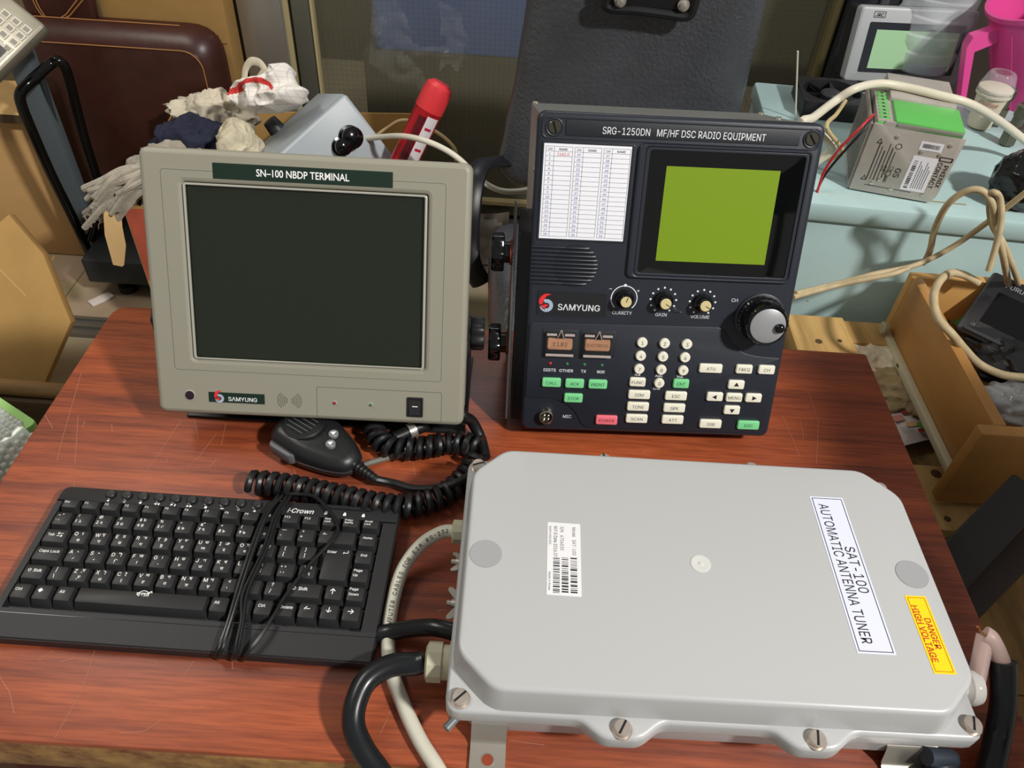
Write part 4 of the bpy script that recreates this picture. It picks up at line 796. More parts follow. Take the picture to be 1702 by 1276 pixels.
b = MB(); b.tube([si @ W(70, 130, y=yc+.01), si @ W(84, 180, y=yc+.02), si @ W(110, 260, y=yc+.03), si @ W(150, 340, y=yc+.04)], .007, SCD, 8); b.tube([si @ W(168, 330, y=yc+.03), si @ W(140, 372, y=yc-.02)], .012, SCD, 8); obj('guard_brace', b, sc)
f3, lx, ly = frame3(W(76, 42, y=yc-.08), W(0, 118, y=yc-.17), W(20, -32, y=yc-.02))
STN = mat('stainless_worn', 'a39e90', .35, .7, var=.12, vs=10)
b = MB(); b.box(0, 0, -.03, lx*1.9, ly*1.5, 0, STN, .006); n0 = f3.to_3x3() @ V((0, 0, 1))
sgn = 1 if n0.dot(CAM-f3.translation) > 0 else -1
if sgn < 0: b.v = [V((p.x, p.y, -p.z)) for p in b.v]
hd = obj('indicator_head', b, sc, si @ f3)
KP = mat('keypad_white', 'd8d3c4', .5)
for r in range(3):
    for c in range(4):
        b = MB(); x, y = .032+c*.0185+r*.001, .020+r*.026; zz = .0015*sgn; x0, y0 = x-.007, y-.0085
        b.box(x0, y0, min(0, zz), x0+.0145, y0+.019, max(0, zz), KP, .0004); b.prism(rrect(x0+.0025, y0+.003, x0+.012, y0+.016), min(zz, zz*1.2), max(zz, zz*1.2), mat('keypad_grey', '8d887c', .5)); obj('keypad_key', b, hd)
b = MB(); b.box(.085, .012, min(0, sgn*.001), .2, .07, max(0, sgn*.001), mat('meter_surround', 'c5c2b8', .5)); b.box(.092, .018, min(0, sgn*.0016), .2, .064, max(0, sgn*.0016), mat('meter_glass', '2c2c28', .2)); obj('meter_display', b, hd)
# ================================================================ left foreground: board, cartons, beam, bubble wrap
b = MB(); y0 = 1.80; xr = W(42, 190, y=y0).x; zt = W(20, 215, y=y0-.06).z; b.box(-2.0, y0, 0, xr+.01, YS+.1, zt, mat('tan_panel', 'c59c66', .7, var=.12, vs=3), .004); o = obj('cabinet', b); tag(o, 'pale brown wood panel cabinet behind the leaning carton at the left edge', 'cabinet')
b = MB(); b.box(-2.0, y0-.03, zt+.001, xr+.012, YS+.1, zt+.022, mat('tan_board_top', 'c6a26c', .65, var=.15, vs=5), .002); b.box(-2.0, y0-.031, zt+.0005, xr+.011, y0-.029, zt+.022, mat('dark_board_edge', '4a3826', .7)); o = obj('wooden_board', b); tag(o, 'brown board lying on the cabinet below the scale head', 'board')
# leaning folded carton
pA, pB, pC, pD, pE = W(128, 532, y=1.36), W(85, 420, y=1.44), W(25, 356, y=1.46), W(-110, 470, y=1.34), W(-60, 700, y=1.18)
pF, pG = W(80, 640, y=1.26), W(95, 615, y=1.28)
fr, lx, ly = frame3(pF, pE, pC); iv = fr.inverted(); P = [(iv @ p).xy for p in (pF, pA, pB, pC, pD, pE)]
P = [tuple(p) for p in P]; ar = sum(P[i-1][0]*P[i][1]-P[i][0]*P[i-1][1] for i in range(len(P)))
if ar < 0: P = P[::-1]
b = MB(); b.prism(P, -.035, .0, CARD, .003, .003); a0, a1 = (iv @ W(88, 425, y=1.42)), (iv @ W(-20, 610, y=1.26)); b.line(a0.x, a0.y, a1.x, a1.y, .003, .0004, CARDD); a0, a1 = (iv @ W(-10, 440, y=1.36)), (iv @ W(50, 490, y=1.36)); b.line(a0.x, a0.y, a1.x, a1.y, .0015, .0004, CED); b.line(a0.x, a0.y, a1.x, a1.y, .0015, -.0354, CED)
o = obj('folded_carton', b, mw=fr); tag(o, 'flattened brown cardboard carton leaning at the left edge of the frame', 'cardboard box')
b = MB(); q = W(120, 640, z=.13); bm_ = mat('weathered_timber', '8a6a42', .75, var=.35, vs=5, vst=(.6, 5, 5)); b.tube(smooth([(q.x-.9, q.y+.01, .115), (q.x-.4, q.y, .118), (q.x+.12, q.y-.005, .11)], 6), .018, bm_, 12); b.box(q.x-.9, q.y-.03, 0, q.x+.12, q.y+.02, .10, mat('dark_timber', '4d3822', .8, var=.4, vs=6, vst=(.6, 4, 4)), .006); o = obj('timber_beam', b); tag(o, 'weathered brown timber beam on the floor left of the table', 'beam')
p0, p1 = W(62, 700, z=.36), W(-150, 560, z=.36); d_ = (p1-p0).normalized(); n_ = V((-d_.y, d_.x, 0)); n_ = n_ if n_.y < 0 else -n_
b = MB(); P = [p0, p1, p1+n_*.5, p0+n_*.5]; q = [(p.x, p.y) for p in P]; ar = sum(q[i-1][0]*q[i][1]-q[i][0]*q[i-1][1] for i in range(4)); q = q if ar > 0 else q[::-1]
b.prism(fillet(q, .012), .345, .36, mat('lime_green_board', '9fcf7c', .5), .003); b.prism(inset(q, .05), 0, .345, mat('lime_green_board', '9fcf7c', .5)); o = obj('foam_box', b); tag(o, 'pale green box at the left table edge under bubble wrap', 'box')
bw = MB(); BUB = mat('bubble_film', 'dfe3de', .12, alpha=.62, spec=.9)
e0 = p0+n_*.024; u_ = d_
def wrap(i, j):                              # lies on the box and drapes down over its near side
    h = .016*noise.noise(V((i*.13, j*.13, 2)))+.014
    if i >= 0: c = e0+u_*(i*.0115)+n_*(j*.0115); return V((c.x, c.y, .362+h))
    c = e0-u_*(.004+min(.05, -i*.004)+h)+n_*(j*.0115); return V((c.x, c.y, .362+.012+i*.0115))
for j in range(22):
    for i in range(-20, 24):
        q = wrap(i+(.5 if j % 2 else 0), j); bw.ball(q, .0052, BUB, 8)
g = [tuple(wrap(i, j)) for j in range(23) for i in range(-21, 26)]; nx = 46
bw.add(g, [(j*(nx+1)+i, j*(nx+1)+i+1, (j+1)*(nx+1)+i+1, (j+1)*(nx+1)+i) for j in range(22) for i in range(nx)], BUB)
o = obj('bubble_wrap', bw, ang=50); tag(o, 'crumpled clear bubble wrap on the pale green box at the left', 'bubble wrap')
# ================================================================ red carton of rags behind the terminal
zc = .125+.30
A, B_ = W(204, 345, z=zc), W(288, 184, z=zc); A2 = W(242, 462, x=A.x)
ux = (B_-A).normalized(); rx = V((ux.y, -ux.x, 0)); DEP = (B_-A).length; WID = .62
fr = M((rx, ux, V((0, 0, 1)))).transposed().to_4x4(); fr.translation = V((A.x, A.y, .126))
bx = thing('rag_carton', 'red printed cardboard carton full of rags behind the grey terminal', 'cardboard box', fr); H_ = .30
REDP = mat('carton_red', 'bd5a44', .7, var=.25, vs=9)
b = MB(); b.box(0, 0, 0, WID, DEP, .005, CARD); b.box(0, 0, 0, .005, DEP, H_, CARD); b.box(WID-.005, 0, 0, WID, DEP, H_, CARD); b.box(.005, DEP-.005, 0, WID-.005, DEP, H_, CARD); b.box(.005, 0, 0, WID-.005, .005, H_, CARD)
b.box(.002, -.001, .11, WID-.002, 0, H_-.004, REDP); b.line(.012, 0, .3, 0, .001, 0, CED); obj('carton_body', b, bx)
b = MB(); fl_ = [(.0, .0, H_), (-.03, -.035, H_+.01), (-.045, -.05, H_-.06), (-.035, -.045, H_-.13), (-.02, -.04, H_-.2)]
lo = []
iv = fr.inverted(); out1 = [W(204, 345, y=A.y), W(182, 337, y=A.y-.02), W(172, 356, y=A.y-.05), W(174, 390, y=A.y-.06), (W(188, 440, y=A.y-.06))]; out2 = [W(206, 347, y=A.y+.0), W(197, 345, y=A.y-.01), W(200, 380, y=A.y-.03), W(206, 410, y=A.y-.03), W(203, 443, y=A.y-.04)]
b.add([iv @ p for p in out1+out2]+[iv @ (p+V((.002, .006, 0))) for p in out1+out2], [(i, i+1, 6+i, 5+i) for i in range(4)]+[(10+i, 15+i, 16+i, 11+i) for i in range(4)]+[(i, 10+i, 11+i, i+1) for i in range(4)]+[(5+i, 6+i, 16+i, 15+i) for i in range(4)], CED); obj('torn_flap', b, bx, ang=50)
def blob(name, c, r, amp, sc_, m, label, cat, seed=0, rot=0, ridged=True, cut=None):
    b = MB(); n1, n2 = 84, 56; c = V(c); lo = []; R = M.Rotation(rot, 3, 'Z')
    for k in range(1, n2):
        l = []
        for i in range(n1):
            a, t = 2*PI*i/n1, PI*k/n2; d = V((math.sin(t)*math.cos(a), math.sin(t)*math.sin(a), -math.cos(t)))
            q = V((d.x*r[0], d.y*r[1], d.z*r[2]))*sc_; h = (1-2*abs(noise.noise(q+V((seed, 5, 2)))))*.7+.45*(1-2*abs(noise.noise(q*2.3+V((2, seed, 9)))))+.17*(1-2*abs(noise.noise(q*5.2)))+.06*noise.noise(q*12)
            e = 1+amp*(h-.35); l.append(R @ V((d.x*r[0]*e, d.y*r[1]*e, d.z*r[2]*e)))
        lo.append(l)
    b.loft(lo, m); o = obj(name, b, mw=M.Translation(c), ang=70); return tag(o, label, cat)
MOP = mat('mop_grey', 'a39a8a', .95, var=.25, vs=40, bump=.6, bs=130, sheen=.3); RAGW = mat('rag_cream', 'cfc5b0', .95, var=.18, vs=22, bump=.5, bs=90); NAV = mat('navy_cloth', '23263a', .95, var=.3, vs=30, bump=.5, bs=120)
zr = .126+H_
mp_ = thing('mop_cloth', 'frayed greyish mop cloth hanging over the left edge of the red carton', 'cloth', M.Translation(W(215, 315, z=zr+.02)))
mi_ = mp_.matrix_world.inverted()
b = MB()
for k in range(46):
    u0, v0 = random.uniform(195, 245), random.uniform(280, 320); du, dv = random.uniform(35, 62), random.uniform(30, 55); y_ = A.y+random.uniform(-.02, .06)
    pts = [W(u0+25, v0-2, y=y_+.03), W(u0, v0+3*math.sin(k), y=y_), W(u0-du*.5, v0+dv*.45+random.uniform(-5, 5), y=y_-.02), W(max(138, u0-du), v0+dv+random.uniform(-8, 10), y=y_-.02)]
    b.tube([mi_ @ p for p in smooth(pts, 5)], random.uniform(.005, .009), MOP, 7)
for k in range(14):
    u0, v0 = random.uniform(140, 175), random.uniform(350, 375); pts = [W(u0+8, v0-8, y=A.y-.02)]+[W(u0+random.uniform(-6, 6), v0+8*j, y=A.y-.02) for j in range(random.randint(1, 3))]; b.tube([mi_ @ p for p in smooth(pts, 4)], .0014, MOP, 5)
obj('strands', b, mp_)
c = W(238, 300, z=zr); blob('rag', (c.x+.04, c.y+.06, zr-.02), (.08, .09, .05), .5, 16, MOP, 'grey rag lump next to the mop cloth in the red carton', 'cloth', 3)
c = W(325, 232, z=zr+.02); blob('navy_cloth', (c.x, c.y, zr+.012), (.085, .05, .045), .55, 15, NAV, 'dark navy cloth on top of the red carton above the terminal corner', 'cloth', 8)
c = W(345, 190, z=zr+.05); blob('rag', (c.x, c.y+.03, zr+.035), (.085, .045, .045), .5, 20, RAGW, 'cream rag lying between the navy cloth and the checked bag', 'cloth', 5)
c = W(408, 222, z=zr+.06); gl_ = blob('work_glove', (c.x-.01, c.y-.03, zr+.03), (.042, .05, .055), .5, 14, mat('glove_cream', 'd2c8ae', .95, var=.15, vs=18, bump=.5, bs=140), 'crumpled cream knitted work glove between navy cloth and grey control box', 'glove', 12)
# checked white bag with red embroidery
f3, lx, ly = frame3(W(372, 192, y=1.66), W(525, 158, y=1.60), W(380, 100, y=1.72))
bag = thing('cloth_bag', 'crumpled white checked cloth bag with a red embroidered band and a loop handle', 'bag', f3)
def chk():
    m = bpy.data.materials.new('checked_cloth'); m.use_nodes = True; N = m.node_tree.nodes; L = m.node_tree.links; b = N['Principled BSDF']; tc = N.new('ShaderNodeTexCoord')
    br = N.new('ShaderNodeTexBrick'); br.offset = 0; br.inputs['Scale'].default_value = 1; br.inputs['Brick Width'].default_value = .011; br.inputs['Row Height'].default_value = .011; br.inputs['Mortar Size'].default_value = .0006
    br.inputs['Color1'].default_value = br.inputs['Color2'].default_value = lin('e2ded6'); br.inputs['Mortar'].default_value = lin('cbc1bf'); L.new(tc.outputs['Object'], br.inputs['Vector']); L.new(br.outputs[0], b.inputs['Base Color']); b.inputs['Roughness'].default_value = .9; return m
CHK = chk(); iv = f3.inverted()
def bp(u, v, d=0): p = iv @ W(u, v, y=1.64); return V((p.x, p.y, d))
outl_ = [(371, 132), (400, 124), (432, 122), (458, 97), (472, 108), (494, 140), (526, 153), (520, 180), (480, 192), (430, 190), (395, 180), (372, 165)]
zs_ = 1 if (f3.to_3x3() @ V((0, 0, 1))).dot(CAM-f3.translation) > 0 else -1
P = [tuple(bp(*q).xy) for q in outl_]; ar = sum(P[i-1][0]*P[i][1]-P[i][0]*P[i-1][1] for i in range(len(P))); P = P if ar > 0 else P[::-1]
P = ringpts(fillet(P, .006, 3), 140); cx_ = sum(p[0] for p in P)/len(P); cy_ = sum(p[1] for p in P)/len(P)
top_ = smooth([bp(u, v) for u, v in [(370, 163), (392, 145), (420, 133), (450, 134), (470, 144), (484, 157)]], 6); bot_ = smooth([bp(u, v) for u, v in [(373, 172), (399, 153), (425, 143), (450, 144), (468, 150), (484, 160)]], 6)
def inband(x, y):
    poly_ = [(p.x, p.y) for p in top_]+[(p.x, p.y) for p in bot_[::-1]]; c = False
    for i in range(len(poly_)):
        (x1, y1), (x2, y2) = poly_[i-1], poly_[i]
        if (y1 > y) != (y2 > y) and x < (x2-x1)*(y-y1)/(y2-y1)+x1: c = not c
    return c
EMB = mat('embroidery_red', 'cf3a36', .85, var=.35, vs=160); pts = []; NR = 26
for s_ in (1, -1):
    for k in range(NR):
        t = k/(NR-1)
        for x, y in P:
            qx, qy = cx_+(x-cx_)*(1-t*.985), cy_+(y-cy_)*(1-t*.985)
            f_ = 1-2*abs(noise.noise(V((qx*15+qy*9, qy*24-qx*6, 3+s_)))); f2_ = 1-2*abs(noise.noise(V((qx*34, qy*40, 8+s_))))
            pts.append((qx, qy, zs_*s_*(.003+.026*math.sqrt(max(0, 1-(1-t)**2))+(.020*f_+.009*f2_)*min(1, t*5))))
n_ = 140; fa = {}; 
for s_ in (0, 1):
    o0 = s_*NR*n_
    for k in range(NR-1):
        for i in range(n_):
            q = (o0+k*n_+i, o0+k*n_+(i+1) % n_, o0+(k+1)*n_+(i+1) % n_, o0+(k+1)*n_+i); c = [sum(pts[a][d] for a in q)/4 for d in (0, 1)]
            fa.setdefault(EMB if s_ == 0 and inband(*c) else CHK, []).append(q)
for i in range(n_): fa[CHK].append((i, (i+1) % n_, NR*n_+(i+1) % n_, NR*n_+i))
b = MB(); b.add(pts, fa[CHK], CHK); b2 = len(b.v)
if EMB in fa: b.mats.append(EMB); b.f += [list(q) for q in fa[EMB]]; b.fm += [1]*len(fa[EMB])
obj('bag_body', b, bag, ang=70)
b = MB(); hp = [bp(378, 128, .0), bp(374, 105, .005), bp(383, 92, .01), bp(398, 93, .01), bp(412, 100, .01), bp(420, 112, .005), bp(410, 126, 0)]; b.tube(smooth(hp, 6), .0085, mat('strap_cream', 'c9bfa8', .9), 8, flat=.35); obj('handle', b, bag)
# grey control box with knob and two connectors
GB = mat('control_box_grey', 'a3abb0', .4, var=.05, vs=8)
f3, lx, ly = frame3(W(575, 155, y=1.66), W(470, 250, y=1.54), W(648, 248, y=1.66))
n0 = f3.to_3x3() @ V((0, 0, 1)); sg = 1 if n0.dot(CAM-f3.translation) > 0 else -1       # side face (connectors) = local xy plane
cb = thing('control_box', 'light grey control box with black knob and two round connectors, tilted in the carton', 'control box', f3)
b = MB(); D_ = .20
lo_ = rrect(0, 0, lx*1.25, ly*1.15, .008, 3)
b.prism(lo_, -.02, 0, GB, .006, 0) if sg > 0 else b.prism(lo_, 0, .02, GB, 0, .006)
b.box(0, 0, min(-sg*.02, -sg*D_), lx*1.25, ly*1.15, max(-sg*.02, -sg*D_), GB, .003); obj('housing', b, cb)
def onside(u, v): d = (W(u, v, y=2)-CAM); n = f3.to_3x3() @ V((0, 0, 1)); t = (f3.translation-CAM).dot(n)/d.dot(n); return f3.inverted() @ (CAM+d*t)
def ontop(u, v): d = (W(u, v, y=2)-CAM); n = f3.to_3x3() @ V((0, 1, 0)); t = (f3.translation-CAM).dot(n)/d.dot(n); return f3.inverted() @ (CAM+d*t)
for u, v, r_ in ((581, 228, .024), (566, 243, .019)):
    p = onside(u, v); b = MB(); s_ = sg; b.lathe([(r_*1.1, -.001*s_), (r_*1.1, .003*s_), (r_*.85, .004*s_), (r_*.85, .016*s_), (r_, .017*s_), (r_, .024*s_), (r_*.5, .030*s_), (r_*.1, .031*s_)], BLKG, 24, p.x, p.y); obj('connector', b, cb)
p = ontop(461, 216); b = MB(); b.lathe([(.021, 0), (.020, .004), (.017, .026), (.016, .028), (.002, .028)], mat('knob_dark', '26282c', .45), 28, flute=.02, nf=14); r = M.Rotation(PI/2, 4, 'X'); r.translation = V((p.x, 0, p.z)); obj('knob', b, cb, r)
# red spray can
f3, lx, ly = frame3(W(672, 268, y=1.60), W(727, 152, y=1.64), W(700, 300, y=1.60)); r = f3 @ M.Rotation(PI/2, 4, 'Y'); 
can = thing('spray_can', 'red spray can with white label panel leaning in the carton behind the terminal', 'spray can', r)
CR = mat('can_red', 'b01c24', .25, .3); Lc = lx+.02; rc = .031
b = MB(); b.lathe([(rc, -.09), (rc, Lc-.062)], CR, 32, caps=True); obj('can_body', b, can)
b = MB(); b.lathe([(rc+.001, Lc-.062), (rc+.001, Lc-.022), (rc-.002, Lc-.008), (rc-.012, Lc), (.001, Lc+.001)], mat('cap_red', 'd3363c', .35), 32); obj('cap', b, can)
d = (can.matrix_world.inverted() @ CAM); a0 = math.atan2(d.y, d.x); b = MB()
A_ = [a0+.15+.9*i/8 for i in range(9)]; b.add([((rc+.0006)*math.cos(a), (rc+.0006)*math.sin(a), -.09) for a in A_]+[((rc+.0006)*math.cos(a), (rc+.0006)*math.sin(a), Lc-.07) for a in A_], [(i, i+1, 10+i, 9+i) for i in range(8)], mat('can_label', 'd9d3d6', .35)); lb = obj('label_panel', b, can)
A_ = [a0-.45+.55*i/5 for i in range(6)]; b = MB(); b.add([((rc+.0006)*math.cos(a), (rc+.0006)*math.sin(a), -.09) for a in A_]+[((rc+.0006)*math.cos(a), (rc+.0006)*math.sin(a), Lc-.075) for a in A_], [(i, i+1, 7+i, 6+i) for i in range(5)], mat('can_dark_red', '55101a', .25)); obj('dark_panel', b, can)
RPT = mat('red_stripe', 'b8203a', .4); b = MB()
for z0 in (Lc-.1, Lc-.15, Lc-.185): A_ = [a0+.3+.5*i/4 for i in range(5)]; b.add([((rc+.001)*math.cos(a), (rc+.001)*math.sin(a), z0) for a in A_]+[((rc+.001)*math.cos(a), (rc+.001)*math.sin(a), z0+.006) for a in A_], [(i, i+1, 6+i, 5+i) for i in range(4)], RPT)
obj('label_stripes', b, can)
WCB = mat('white_cable', 'd8d2c2', .45)
cable('cable', [W(600, 232, y=1.66), W(630, 228, y=1.62), W(665, 226, y=1.56), W(700, 232, y=1.52), W(735, 246, y=1.50), W(765, 266, y=1.49), W(800, 300, y=1.50), W(840, 318, y=1.52), W(900, 312, y=1.60), W(960, 300, y=1.66)], .0062, WCB, 'thick white cable passing in front of the red spray can', n=8)
cable('cable', [W(625, 226, y=1.72), W(645, 212, y=1.71), W(668, 200, y=1.70), W(700, 206, y=1.70), W(735, 226, y=1.69), W(756, 248, y=1.67), W(758, 268, y=1.66)], .0042, mat('yellowed_cable', 'c3ad7c', .5), 'thin yellowed cable arching behind the red spray can')
b = crumple([W(790, 440, z=.012), W(845, 440, z=.012), W(845, 355, y=YD-.06), W(780, 355, y=YD-.06)], 12, 12, .05, 18, mat('grey_bag', '8a857c', .5)); tag(obj('plastic_bag', b, ang=60), 'crumpled greyish plastic bag seen through the chair armrest', 'bag')
# ================================================================ pale blue cabinet on the right and what stands on it
TEAL = mat('pale_blue_paint', 'a9c3c2', .4, var=.07, vs=5, bump=.05, bs=60)
cl, cr = W(1345, 331, z=T), W(1702, 366, z=T); d_ = (cr-cl).normalized(); n_ = V((-d_.y, d_.x, 0)); bl_ = W(1290, 138, z=T)
yb_ = (bl_-cl).dot(n_)
cab = thing('steel_cabinet', 'pale blue painted steel cabinet right of the radio, carrying the power supply', 'cabinet', frame(V((cl.x, cl.y, 0)), math.atan2(d_.y, d_.x)))
b = MB(); b.box(-.03, 0, 0, 1.1, yb_, T-.035, TEAL, .006); obj('carcass', b, cab)
b = MB(); b.box(-.035, -.008, T-.036, 1.1, yb_+.004, T-.001, TEAL, .007); b.line(.0, .025, 1.05, .025, .002, T-.0008, mat('pale_blue_worn', 'c4d3cf', .5)); b.line(.15, .035, .26, .034, .004, T-.0008, mat('tan_stain', '9c8a62', .6)); obj('top', b, cab)
MESH = mat('vent_dark', '2d2a26', .6); PSM = mat('psu_steel', 'b9b3aa', .42, .3, var=.12, vs=14); PGR = mat('psu_green', '5fb558', .4)
# power supply unit
P0, P1 = W(1411, 313, z=T+.002), W(1551, 338, z=T+.002); ux = (P1-P0).normalized(); wP = (P1-P0).length; ny_ = V((-ux.y, ux.x, 0)); up = V((0, 0, 1))
psu = thing('power_supply', 'steel and green power supply with vented side, standing on the pale blue cabinet', 'power supply', frame(P0, math.atan2(ux.y, ux.x)))
pi_ = psu.matrix_world.inverted()
HP = (pi_ @ W(1465, 196, y=P0.y)).z; HP2 = (pi_ @ W(1614, 204, y=P1.y)).z
q = pi_ @ W(1383, 238, z=T+.002); DP = q.y; wP2 = wP*1.06
b = MB(); b.box(.004, .004, 0, wP-.004, DP, HP-.004, PSM, .001); obj('housing', b, psu)
front = M.Rotation(PI/2, 4, 'X')               # label face: x right, y up, z towards viewer
b = MB(); b.prism(fillet([(0, 0), (wP-.006, 0), (wP, .012), (wP+.004, HP*.90), (wP-.003, HP*.92), (wP-.003, HP*.985), (.016, HP*.98), (.014, HP*.93), (0, HP*.93)], .001), -.003, 0, PSM, .0006)
for x, y in ((.040, HP*.80), (wP-.014, HP*.80), (wP*.62, HP*.66), (wP*.83, HP*.655), (.03, HP*.14), (.062, HP*.10), (wP*.84, HP*.10), (wP*.30, HP*.20)): b.lathe([(.0034, 0), (.0034, .001), (.001, .0016)], STEEL, 12, x, y)
SYM = mat('psu_print', '3c3834', .6)
for y in range(6): b.line(.020+y*.0052, HP*.18, .020+y*.0052, HP*(.70-.05*(y % 3)), .0012 if y % 2 else .0018, .0003, SYM)
b.text('GS', .013, wP*.46, HP*.33, .0003, SYM, rot=-PI/2, bold=.02, up=True); b.text('CE', .009, wP*.30, HP*.36, .0003, SYM, rot=-PI/2, up=True); b.text('CB', .008, wP*.38, HP*.37, .0003, SYM, rot=-PI/2, up=True); b.text('ABS', .006, wP*.36, HP*.22, .0003, SYM, rot=-PI/2, up=True, bold=.02)
for x, y in ((wP*.10, HP*.68), (wP*.08, HP*.16)): b.prism([(x, y), (x+.01, y), (x+.005, y+.009)], 0, .0002, SYM, hole=[(x+.0022, y+.0015), (x+.0078, y+.0015), (x+.005, y+.0066)])
for x, y in ((wP*.36, HP*.68), (wP*.36, HP*.3)): b.prism(disc(x, y, .005, 16), 0, .0002, SYM, hole=disc(x, y, .0038, 16))
b.text('PHŒNIX', .0098, wP-.0061, HP*.38, .0003, INK, rot=-PI/2, bold=.03, up=True); b.text('CONTACT', .0098, wP-.016, HP*.38, .0003, INK, rot=-PI/2, bold=.03, up=True); b.prism(rrect(wP-.021, HP*.58, wP-.001, HP*.64, .001), 0, .0003, INK, hole=rrect(wP-.019, HP*.592, wP-.003, HP*.628, .0005))
b.line(.02, .012, wP*.7, .012, .001, .0003, SYM)
obj('label_face', b, psu, front)
b = MB(); b.prism(rrect(wP*.56, HP*.12, wP*.84, HP*.60, .001), 0, .0005, mat('psu_label', 'dcdbe0', .45))
for k in range(16): y = HP*(.16+.025*k); b.line(wP*.59, y, wP*.635, y, random.choice((.0008, .0014, .002)), .0007, INK)
for k in range(6): b.line(wP*(.67+.025*k), HP*.16, wP*(.67+.025*k), HP*(.54-.05*(k % 3)), .0009, .0007, GREYINK)
obj('rating_label', b, psu, front)
b = MB(); b.prism(rrect(wP*.58, HP*.69, wP*.83, HP*.80, .001), 0, .0005, mat('psu_label', 'dcdbe0', .45))
for k in range(14): b.line(wP*(.61+.014*k), HP*.72, wP*(.61+.014*k), HP*.775, random.choice((.0007, .0012)), .0007, INK)
obj('barcode_label', b, psu, front)
# vented left side
sd = M.Rotation(-PI/2, 4, 'Z') @ M.Rotation(PI/2, 4, 'X')
b = MB(); b.prism(rrect(-DP, 0, -.004, HP*.90), 0, .003, PSM)
nx_, nz_ = 9, 26
for i in range(nx_):
    for j in range(nz_): x = -DP+.008+i*(DP-.016)/nx_; y = .008+j*(HP*.88-.014)/nz_; b.poly(rrect(x, y, x+(DP-.016)/nx_*.72, y+(HP*.88-.014)/nz_*.55), .0032, MESH)
obj('vent_panel', b, psu, sd)
b = MB(); b.box(.03, .0, HP-.012, wP-.002, DP*.52, HP+.0, PGR, .001); b.box(.026, DP*.52, HP-.012, wP-.006, DP*1.18, HP+.003, PSM, .001); obj('top_cover', b, psu, label='green and bare metal top cover')
b = MB(); b.box(.004, .002, HP-.03, .026, DP*.72, HP-.006, PGR, .001)
for k in range(8): y = .012+k*(DP*.68)/8; b.box(.007, y, HP-.006, .023, y+.0085, HP-.003, PGR, .0006); b.lathe([(.0026, HP-.0032), (.0026, HP-.0028)], MESH, 10, .015, y+.004)
obj('terminal_strip', b, psu, label='green screw terminal strip')
b = MB(); b.box(.006, DP*.80, HP-.03, .024, DP*1.1, HP-.006, PGR, .001); b.box(.004, DP*.76, HP-.03, .024, DP*.8, HP-.001, PSM, .0005)
for k in range(3): b.lathe([(.0026, HP-.0062), (.0026, HP-.0055)], MESH, 10, .015, DP*.85+k*.012)
obj('terminal_block', b, psu)
# cooling fan
q0, q1, q2 = W(1326, 146, z=T+.034), W(1400, 150, z=T+.034), W(1352, 197, z=T+.034)
fan = thing('cooling_fan', 'black square cooling fan lying on the pale blue cabinet behind the power supply', 'fan', frame(W(1330, 196, z=T), math.atan2(d_.y, d_.x))); 
b = MB(); b.prism(rrect(.0, .0, .12, .12, .006), 0, .034, BLK, .001, hole=[(.06+.054*math.cos(PI/4*0+2*PI*i/20-PI/2-.0), .06+.054*math.sin(2*PI*i/20-PI/2)) for i in range(20)]); obj('fan_frame', b, fan)
b = MB(); b.lathe([(.02, .004), (.02, .028), (.017, .031), (.001, .031)], mat('fan_hub', '2b2c2e', .4), 24, .06, .06); b.box(.005, .057, .002, .115, .063, .004, BLK); obj('hub', b, fan)
for k in range(7):
    a = 2*PI*k/7; b = MB(); b.add([(.06+r*math.cos(a+o), .06+r*math.sin(a+o), z+dz) for dz in (0, .0015) for r, o, z in ((.02, 0, .008), (.052, -.15, .006), (.052, .55, .028), (.02, .6, .026))], [(0, 1, 2, 3), (4, 5, 6, 7), (0, 1, 5, 4), (1, 2, 6, 5), (2, 3, 7, 6), (3, 0, 4, 7)], BLK); obj('fan_blade', b, fan)
# display unit at the back
f3, lx, ly = frame3(W(1401, 134, y=1.68), W(1590, 143, y=1.68), W(1432, 10, y=1.705))
jd = thing('display_unit', 'grey framed display with pale green screen, behind the big clear bottle', 'display', f3); DGY = mat('display_grey', 'a3a6a8', .4)
b = MB(); b.prism(rrect(0, 0, lx, ly, .008), -.03, 0, DGY, .005, .003); b.prism(rrect(.025, .020, lx-.02, ly-.028, .003), -.001, .0012, mat('display_dark', '23272e', .3)); b.prism(rrect(.028, ly-.020, .052, ly-.008, .001), 0, .0006, DARKF, hole=rrect(.029, ly-.019, .051, ly-.009, .001)); b.text('JRC', .0095, .040, ly-.0145, .0008, INK, bold=.03, up=True); obj('front_frame', b, jd)
b = MB(); b.prism(rrect(.042, .028, lx-.03, ly-.042), .001, .002, mat('lcd_pale_green', '9fc79c', .35)); obj('screen', b, jd)
b = MB(); b.prism(rrect(.005, .005, lx-.005, ly-.005, .006), -.09, -.03, BLK, .003, .01); obj('back_case', b, jd)
